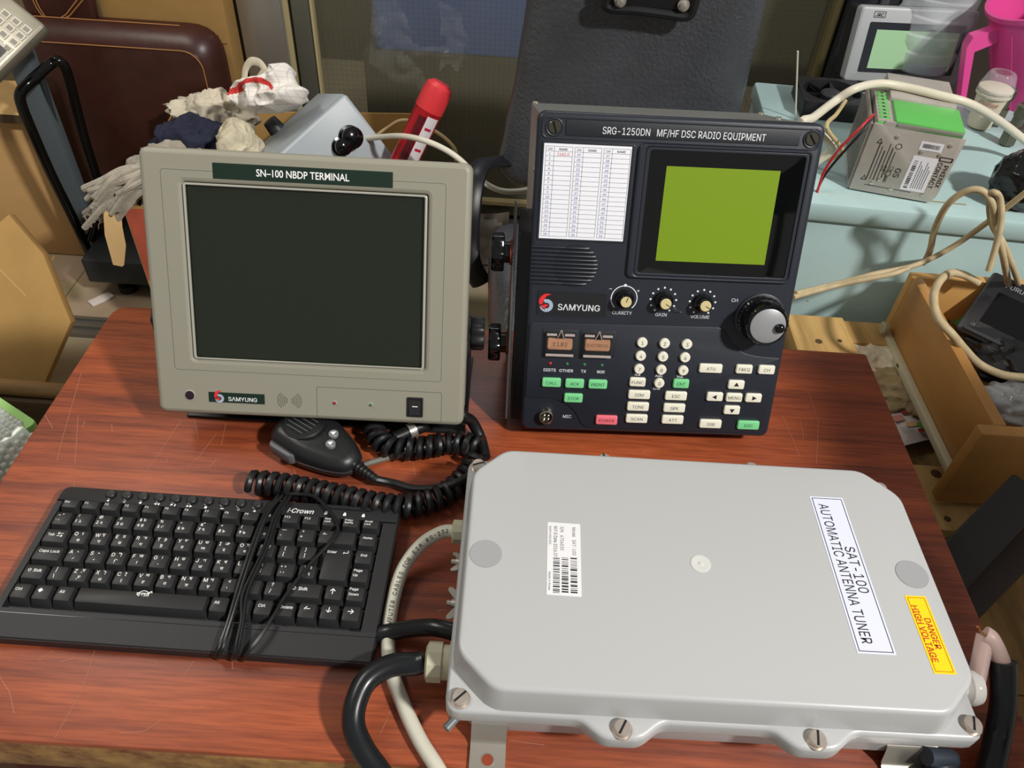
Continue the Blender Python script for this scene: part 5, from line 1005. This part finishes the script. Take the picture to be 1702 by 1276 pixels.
# big clear bottle
bc = W(1520, 108, z=T+.002); bot = thing('water_bottle', 'large clear plastic bottle behind the power supply in front of the grey display', 'bottle', M.Translation(bc))
PET = mat('pet_plastic', 'e8eef6', .08, alpha=.16, spec=1)
rb = (W(1575, 112, z=T+.002)-W(1465, 108, z=T+.002)).length/2
pr = [(rb*.86, 0), (rb*.97, .006), (rb, .018)]
for k in range(8): z = .03+k*.034; pr += [(rb*1.0, z), (rb*1.0, z+.013), (rb*.955, z+.017), (rb*.955, z+.021)]
pr += [(rb*.98, .32), (rb*.6, .37), (.018, .40), (.018, .43)]
b = MB(); n_s = 40; fw = lambda i, z: 1+.02*math.cos(10*PI*i/n_s+z*90)+.02*math.cos(10*PI*i/n_s-z*90)
pr += [(r-.0015, z) for r, z in pr[::-1]]; b.loft([[(r*fw(i, z)*math.cos(2*PI*i/n_s), r*fw(i, z)*math.sin(2*PI*i/n_s), z+(.0015 if k == len(pr)-1 else 0)) for i in range(n_s)] for k, (r, z) in enumerate(pr)], mat('pet_clear', 'eef2f8', .06, alpha=.22, spec=1)); obj('bottle_body', b, bot, ang=20)
b = MB(); b.lathe([(rb*.5, .002), (rb*.9, .004), (rb*.93, .012), (rb*.93, .022), (.001, .022)], mat('bottle_base', 'bcc6d8', .2, trans=.3), 32); obj('bottle_base', b, bot, label='milky bluish base')
b = MB(); b.lathe([(.020, .415), (.020, .44), (.001, .441)], mat('bottle_cap_blue', '3a6fb0', .4), 20); obj('cap', b, bot)
# pink jug
jc = W(1722, 168, z=T+.002); jug = thing('plastic_jug', 'bright pink plastic jug with angular handle at the right edge of the cabinet', 'jug', M.Translation(jc) @ M.Rotation(-.42, 4, 'Y')); PNK = mat('hot_pink', 'd6478f', .35)
b = MB(); b.lathe([(.075, 0), (.08, .004), (.088, .2), (.094, .207), (.094, .216), (.088, .216), (.084, .2), (.074, .008), (.001, .008)], PNK, 40); 
for k in range(10): a = 2*PI*k/10; b.tube([(.0805*math.cos(a), .0805*math.sin(a), .01), (.0878*math.cos(a), .0878*math.sin(a), .19)], .0016, PNK, 6)
obj('jug_body', b, jug)
ji = jug.matrix_world.inverted(); b = MB(); hd_ = [V((-.084, -.012, .192)), V((-.13, -.02, .195)), V((-.142, -.022, .18)), V((-.158, -.026, .04)), V((-.150, -.026, .035)), V((-.128, -.02, .165)), V((-.084, -.012, .165))]
L1 = [p+V((0, .012, 0)) for p in hd_]; L2 = [p-V((0, .012, 0)) for p in hd_]; b.loft([L1, L2], PNK); obj('handle', b, jug)
# coffee cup with dome lid
cc = W(1626, 208, z=T+.002); cup = thing('paper_cup', 'cream paper coffee cup in a clear domed lid between power supply and pink jug', 'cup', M.Translation(cc) @ M.Scale(.74, 4))
CUPM = mat('cup_cream', 'cfc3ae', .6, var=.08, vs=8)
b = MB(); b.lathe([(.028, 0), (.029, .004), (.0385, .092), (.041, .094), (.041, .099), (.038, .101)], CUPM, 36); b.lathe([(.042, .082), (.0425, .087), (.041, .088)], CUPM, 36, caps=False); obj('cup_body', b, cup)
b = MB(); b.lathe([(.043, .086), (.043, .101), (.040, .108), (.034, .13), (.030, .136), (.02, .137)], PET, 36, caps=False); obj('dome_lid', b, cup)
b = MB(); a0 = math.atan2(-cc.y, -cc.x); q = MB(); q.text('Coffee', .016, 0, 0, 0, RED, up=True, shear=.2)
b.add([(.0385*math.cos(a0+v.x/.036), .0385*math.sin(a0+v.x/.036), .068+v.y) for v in q.v], q.f, mat('cup_red_print', 'a8564a', .6)); obj('cup_print', b, cup)
# metal fittings
FIT = mat('dull_brass', '6f6a5e', .35, .8)
for (u, v, h, lb) in ((1652, 205, .07, 'taller dull metal fitting beside the paper cup'), (1672, 238, .075, 'nearer dull metal fitting in front of the pink jug'), (1700, 215, .06, 'dull metal fitting at the right frame edge by the pink jug')):
    p = W(u, v, z=T+.002); b = MB(); b.lathe([(.014, 0), (.015, .004), (.015, h*.45)], FIT, 6); b.lathe([(.010, h*.45), (.010, h*.7)], FIT, 18); b.lathe([(.0125, h*.7), (.0125, h*.95), (.010, h), (.006, h), (.006, h*.7)], FIT, 8); o = obj('pipe_fitting', b, mw=M.Translation(p), ang=25); tag(o, lb, 'fitting', None)
p = W(1690, 322, z=T+.03); o = blob('plastic_bundle', (p.x+.02, p.y+.02, T+.045), (.05, .045, .045), .16, 22, mat('black_polythene', '131417', .18), 'glossy black wrapped bundle at the right frame edge on the pale blue cabinet', 'bundle', 4)
# antenna rod, thick white cable and thin wires
cable('antenna_rod', [(1322, 197, T+.0), W(1326, 85, y=W(1322, 197, z=T).y-.02)], .0016, mat('rod_ivory', 'd5cfbe', .35), 'thin ivory rod standing upright behind the right end of the radio', 'rod', n=2)
tp = T+HP
cable('cable', [V((.47, 1.21, T+.012)), V((.50, 1.20, T+.06)), W(1335, 205, y=P0.y-.02), W(1352, 195, y=P0.y+.0), W(1385, 170, z=tp-.01), W(1420, 148, z=tp+.012), W(1460, 139, z=tp+.014), W(1500, 144, z=tp+.012), W(1560, 158, z=tp+.012), W(1610, 172, z=tp+.005), W(1655, 197, z=tp-.03), W(1702, 232, z=tp-.08), W(1760, 280, z=T+.02)], .0068, mat('white_thick_cable', 'd4cdba', .45), 'thick white cable draped over the top of the power supply')
cable('cable', [V((.49, 1.25, T+.006)), V((.52, 1.2, T+.05)), W(1374, 212, y=P0.y-.01), W(1390, 190, y=P0.y+.05), W(1405, 168, y=P0.y+.12)], .0034, mat('straw_cable', 'b9a779', .5), 'short straw-coloured cable beside the upper right corner of the radio')
WY = P0.y-.015
cable('wire', [W(1452, 190, y=WY+.02), W(1430, 212, y=WY), W(1395, 248, y=WY), W(1370, 285, y=WY), W(1358, 320, y=WY), W(1349, 345, y=WY), (1350, 352, T-.03), (1354, 376, T-.08), (1345, 405, T-.12), (1335, 430, T-.16)], .0020, mat('red_wire', 'b8282e', .4), 'thin red wire falling from the power supply past the radio', 'wire')
cable('wire', [W(1450, 196, y=WY+.02), W(1430, 222, y=WY+.005), W(1400, 255, y=WY+.005), W(1375, 285, y=WY+.005), W(1362, 308, y=WY+.004), W(1352, 335, y=WY-.005), (1346, 348, T-.02)], .0020, mat('black_wire', '1a1a1c', .4), 'thin black wire beside the red wire from the power supply', 'wire')
# ================================================================ crate, drawer and contents at the right
def plank(name):
    m = bpy.data.materials.new(name); m.use_nodes = True; N = m.node_tree.nodes; L = m.node_tree.links; b = N['Principled BSDF']; tc = N.new('ShaderNodeTexCoord'); mp = N.new('ShaderNodeMapping'); mp.inputs['Scale'].default_value = (14, 2, 14)
    w_ = N.new('ShaderNodeTexNoise'); w_.inputs['Scale'].default_value = 2; w_.inputs['Detail'].default_value = 6; w_.inputs['Distortion'].default_value = .8; r = N.new('ShaderNodeValToRGB'); e = r.color_ramp.elements
    e[0].position = .3; e[1].position = .7; e[0].color = lin('8f6c3a'); e[1].color = lin('caa567'); L.new(tc.outputs['Object'], mp.inputs[0]); L.new(mp.outputs[0], w_.inputs['Vector']); L.new(w_.outputs['Fac'], r.inputs[0]); L.new(r.outputs[0], b.inputs['Base Color']); b.inputs['Roughness'].default_value = .7; return m
PLK = plank('pine_plank'); PLKD = mat('worn_plank', '7d6038', .8, var=.35, vs=6, vst=(6, 1, 6), c2='a3804c'); NAIL = mat('knot_brown', '4f3a22', .8)
zp = T-.20
cra = thing('wooden_crate', 'rough pine crate with worn planks between the table and the pale blue cabinet', 'crate', M.Translation((.62, .8, 0)))
ki = cra.matrix_world.inverted()
def kbox(name, x0, y0, z0, x1, y1, z1, m, bv=.002, knots=()):
    b = MB(); b.M = ki.copy(); b.box(x0, y0, z0, x1, y1, z1, m, bv)
    for (u, v, r) in knots: p = W(u, v, z=z1+.0004); b.prism(disc(p.x, p.y, r, 14), z1, z1+.0005, NAIL)
    return obj(name, b, cra)
a = W(1312, 489, z=zp); a2 = W(1376, 478, z=zp); c2_ = W(1402, 585, z=zp)
yb2 = cl.y-.045
kbox('plank', a.x-.02, .45, zp-.03, a2.x+.005, yb2, zp, PLK, knots=((1361, 567, .006), (1396, 566, .004), (1342, 498, .004)))
kbox('side_board', a.x-.02, .5, .06, a.x+.0, yb2-.02, zp-.031, PLKD)
kbox('plank', a2.x+.006, yb2-.06, zp-.045, 1.02, yb2-.001, zp-.006, PLK, knots=((1456, 491, .004),))
zl = zp-.07
kbox('floor_board', a2.x-.02, .45, zl-.02, a2.x+.30, yb2-.061, zl, PLKD)
p = W(1500, 800, z=zl)
kbox('floor_board', a2.x-.02, .10, zl-.02, 1.02, .449, zl, PLKD)
kbox('floor_board', a2.x+.301, .45, zl-.02, 1.02, yb2-.061, zl, PLKD)
kbox('plank', W(1460, 800, z=zl+.02).x-.1, W(1560, 880, z=zl+.02).y, zl+.0005, W(1560, 780, z=zl+.02).x+.05, W(1500, 770, z=zl+.02).y, zl+.02, PLK, knots=((1556, 787, .008), (1530, 761, .005), (1575, 862, .005)))
b = MB(); b.M = ki.copy()
for x in (a.x-.02, .97):
    for y in (.12, yb2-.12): b.box(x, y, 0, x+.05, y+.05, zl-.021, PLKD)
obj('corner_posts', b, cra)
# drawer box
DRW = mat('drawer_veneer', 'b07f45', .42, var=.12, vs=3, vst=(6, 1, 6)); DRE = mat('drawer_edge', 'bf9254', .5, var=.1, vs=6)
A, B_ = W(1506, 441, z=T-.095), W(1660, 722, z=T-.095); A.y = min(A.y, yb2-.002)
zb = T-.215; wd = .017; x0 = A.x; xR = x0+.34; yF, yR = B_.y, A.y
dwr = thing('drawer', 'pulled-out wooden drawer lying on the crate, holding a black display and clutter', 'drawer', M.Translation((x0, yF, zb)))
di = dwr.matrix_world.inverted()
def dbox(name, x0, y0, z0, x1, y1, z1, m, bv=.001):
    b = MB(); b.M = di.copy(); b.box(x0, y0, z0, x1, y1, z1, m, bv); return obj(name, b, dwr)
dbox('side_panel', x0, yF+.018, zb, x0+wd, yR-.017, T-.095, DRW); dbox('side_panel', xR, yF+.018, zb, xR+wd, yR-.017, T-.095, DRW)
dbox('back_panel', x0, yR-.0165, zb, xR+wd, yR, T-.095, DRE); dbox('front_panel', x0-.025, yF-.002, zb-.025, xR+.04, yF+.0175, T-.094, DRW, .003)
dbox('bottom_panel', x0+wd, yF+.018, zb+.004, xR, yR-.017, zb+.010, DRE)
b = MB(); b.M = di.copy(); RL = mat('runner_ivory', 'c3bb9f', .45); b.box(x0-.012, yF+.03, zb+.003, x0-.0005, yR-.03, zb+.016, RL, .001)
for y in (.25, .42): b.box(x0-.0125, yF+y, zb+.008, x0-.0119, yF+y+.008, zb+.012, NAIL)
obj('runner', b, dwr, label='ivory metal runner')
b = MB(); b.lathe([(.010, 0), (.011, .002), (.011, .008), (.009, .010), (.003, .010)], mat('roller_ivory', 'a99f82', .5), 20); r = M.Rotation(-PI/2, 4, 'Y'); r.translation = di @ V((x0-.012, yR-.035, zb+.026)); obj('roller', b, dwr, r)
# display with maker's lettering lying in the drawer
zd = zb+.012
f3, lx, ly = frame3(W(1586, 545, z=zd+.045), W(1740, 620, z=zd+.045), W(1646, 447, z=zd+.125))
fu = thing('display_unit', 'black display unit with white maker lettering tilted in the wooden drawer', 'display', f3); DB = mat('display_black', '222226', .4)
b = MB(); b.prism(rrect(0, 0, lx*1.35, ly, .006), -.04, 0, DB, .004, .004); b.prism(rrect(.025, .028, lx*1.3, ly-.028), 0, .001, mat('screen_black', '0d0d0f', .1)); b.box(.012, .006, 0, lx*1.3, .012, .004, mat('dark_trim', '3a3c40', .3), .001)
b.text('FURUNO', .0098, .050, ly-.0135, .0004, mat('silver_print', 'b9bac0', .3), bold=.04, up=True, sx=1.15); b.lathe([(.004, 0), (.004, .002), (.001, .003)], mat('tiny_knob', '48494c', .4), 12, .02, .018); obj('display_case', b, fu)
b = MB(); b.box(.01, .02, -.075, lx*1.2, ly*.8, -.041, BLK, .004); obj('rear_case', b, fu)
GN = mat('green_foil', '1c8a50', .3); 
b = crumple([W(1570, 535, z=zd+.02), W(1612, 545, z=zd+.02), W(1625, 460, z=zd+.10), W(1588, 446, z=zd+.10)], 8, 14, .02, 25, GN); tag(obj('snack_bag', b, ang=60), 'green foil bag standing in the drawer left of the black display', 'bag')
b = MB(); q = W(1650, 642, z=zd+.02); b.box(-.05, -.018, 0, .06, .018, .022, PLKD, .002); o = obj('wood_block', b, mw=frame((q.x, q.y, zd), .45)); tag(o, 'small wood offcut in the bottom of the drawer', 'offcut')
q = W(1690, 705, z=zd+.03); o = blob('polythene_scrap', (q.x+.01, q.y+.03, zd+.03), (.06, .035, .03), .5, 20, mat('grey_polythene', 'aeb0b2', .15, alpha=.75), 'crumpled clear polythene in the near corner of the drawer', 'scrap', 21)
q = W(1690, 600, z=zd+.03); o = blob('cable_bundle', (q.x+.03, q.y-.02, zd+.03), (.09, .10, .028), .5, 18, BLK, 'dark tangled black clutter on the drawer bottom', 'clutter', 31)
# beige cables
BG = mat('beige_cable', 'b9a783', .55, var=.15, vs=40)
yC_ = yR-.05; zt_ = T-.095
cable('cable', [(1530, 445, zt_-.04), W(1545, 418, y=yC_+.03), W(1554, 380, y=yC_+.02), W(1575, 340, y=yC_), W(1605, 318, y=yC_-.01), W(1632, 317, y=yC_-.02), W(1650, 340, y=yC_-.03), W(1655, 375, y=yC_-.03), W(1665, 415, y=yC_-.04), W(1671, 445, y=yC_-.02), W(1676, 472, y=yR-.03)], .0050, BG, 'beige cable rising in a tall loop behind the drawer')
cable('cable', [W(1643, 450, y=yC_-.06), W(1655, 410, y=yC_-.05), W(1664, 365, y=yC_-.04), W(1662, 330, y=yC_-.03), W(1653, 320, y=yC_-.03), W(1645, 326, y=yC_-.02), W(1648, 370, y=yC_-.01), W(1668, 405, y=yC_-.02), W(1684, 445, y=yC_-.02), W(1694, 474, y=yR-.03)], .0046, BG, 'beige cable in a narrow loop above the black display')
cable('cable', [W(1322, 488, y=yb2-.10), W(1385, 473, y=yb2-.05), W(1450, 456, y=yR-.05), W(1520, 441, y=yR-.008-.03), W(1580, 412, y=yC_+.02), W(1640, 370, y=yC_+.0), W(1702, 322, y=yC_-.02), W(1760, 275, y=yC_-.03)], .0044, BG, 'beige cable slanting across from the crate to the right frame edge')
cable('cable', [W(1318, 494, y=yb2-.11), W(1380, 477, y=yb2-.06), W(1430, 466, y=yb2-.06), W(1480, 456, y=yR-.06), W(1510, 446, y=yR-.05)], .0042, BG, 'second beige cable beside the crate end of the slanting one')
cable('cable', [W(1626, 470, z=zd+.125), W(1600, 456, z=zd+.14), W(1575, 455, z=zd+.15), W(1557, 475, z=zd+.15), W(1552, 500, z=zd+.145), W(1560, 530, z=zd+.14), W(1582, 555, z=zd+.13), W(1603, 580, z=zd+.10), W(1628, 605, z=zd+.075), W(1665, 622, z=zd+.07), W(1702, 627, z=zd+.07), W(1750, 630, z=zd+.06)], .0062, BG, 'thick beige cable bending over the left wall of the drawer')
# fibre wad, food packet
FB = mat('fibre_cream', 'd8cbb0', .95, var=.2, vs=30, bump=.6, bs=160, sheen=.4)
q = W(1446, 600, z=zl+.03); o = blob('fibre_wad', (q.x, q.y, zl+.025), (.055, .045, .03), .5, 22, FB, 'pale upper tuft of stuffing fibre on the crate boards', 'stuffing', 2, -.5)
q = W(1484, 640, z=zl+.03); o = blob('fibre_wad', (q.x, q.y-.01, zl+.022), (.045, .055, .026), .5, 20, mat('fibre_tan', 'a8946c', .95, var=.3, vs=34, bump=.6, bs=160, sheen=.4), 'tan lower wad of stuffing fibre between table edge and drawer', 'stuffing', 17, .4)
f3, lx, ly = frame3(W(1500, 742, z=zl+.022), W(1556, 728, z=zl+.022), W(1472, 692, z=zl+.022)); fr = f3
pk = thing('food_packet', 'white food packet with small red and green pictures on the crate boards', 'packet', fr)
nz3 = fr.to_3x3() @ V((0, 0, 1)); s_ = 1 if nz3.z > 0 else -1
g = []; nx, ny = 10, 12
for j in range(ny+1):
    for i in range(nx+1): x, y = lx*i/nx, ly*1.1*j/ny; e = min(i, nx-i, j, ny-j); g.append((x, y, s_*(.002+.010*min(1, e/3)+.002*noise.noise(V((x*60, y*60, 1))))))
b = MB(); F_ = [(j*(nx+1)+i, j*(nx+1)+i+1, (j+1)*(nx+1)+i+1, (j+1)*(nx+1)+i) for j in range(ny) for i in range(nx)]
b.add(g, F_, mat('packet_white', 'cfc5be', .3)); b.add([(x, y, 0) for x, y, z in g], F_, mat('packet_white', 'cfc5be', .3)); obj('packet_body', b, pk, ang=60)
b = MB(); zz = s_*.0145
for (x, y, w_, h_, c) in ((.62, .22, .26, .2, '5f9a3a'), (.5, .12, .14, .12, '9a2a2a'), (.35, .35, .3, .16, 'd0a878'), (.15, .6, .3, .2, 'c98a80'), (.5, .75, .3, .15, '8a3a34')): b.prism(fillet(rrect(lx*x, ly*y, lx*(x+w_), ly*(y+h_)), .004), min(zz, zz*1.02), max(zz, zz*1.02), mat('print_'+c, c, .45))
for k in range(5): b.line(lx*.1, ly*(.2+.05*k), lx*.4, ly*(.18+.05*k), .0007, zz*1.03, GREYINK)
obj('packet_print', b, pk)
# dark rails, and an unseen rack added to shade the right of the table
RK = mat('rack_black', '1b1917', .5); RKB = mat('rail_brown', '33201a', .5, var=.2)
zr_ = T-.10
for (pa, pb, m, nm, lb) in (((1600, 925), (1716, 805), RK, 'steel_rail', 'black rail slanting away from the right table edge'), ((1612, 985), (1722, 878), RKB, 'wooden_rail', 'dark brown rail just below the black one at the right table edge')):
    zr_ = T-.10 if nm == 'steel_rail' else T-.15; p, q = W(pa[0], pa[1], z=zr_), W(pb[0], pb[1], z=zr_); d2 = (q-p).normalized(); p = p-d2*.3; fr, lx, ly = frame3(p, q, p+V((0, .1, 0))); b = MB(); b.box(0, -.024, -.03, lx, .024, 0, m, .003); b.box(lx-.03, -.012, zl+.0006-zr_, lx-.005, .012, -.029, m); o = obj(nm, b, mw=fr); tag(o, lb, 'rail')
rk = thing('added_shade_rack', 'black steel rack with an overhead shelf to the right of the table', 'rack', M.Translation((1.5, -.1, 0)))
RX0 = .365+.22*(2.49-.365); rkI = rk.matrix_world.inverted()
def rbox(name, *a): b = MB(); b.M = rkI.copy(); b.box(*a); return obj(name, b, rk)
zs = T+.66
rbox('shelf', RX0, -1.0, zs, RX0+.85, .315, zs+.03, RK, .003)  # added out of view to block the key light and darken the tabletop
for y in (-.98, .24): rbox('post', RX0+.80, y, 0, RX0+.85, y+.05, zs+.5, RK, .002)
for y in (-.98, .24): rbox('brace', RX0+.01, y+.01, zs-.03, RX0+.80, y+.04, zs, RK, .002)
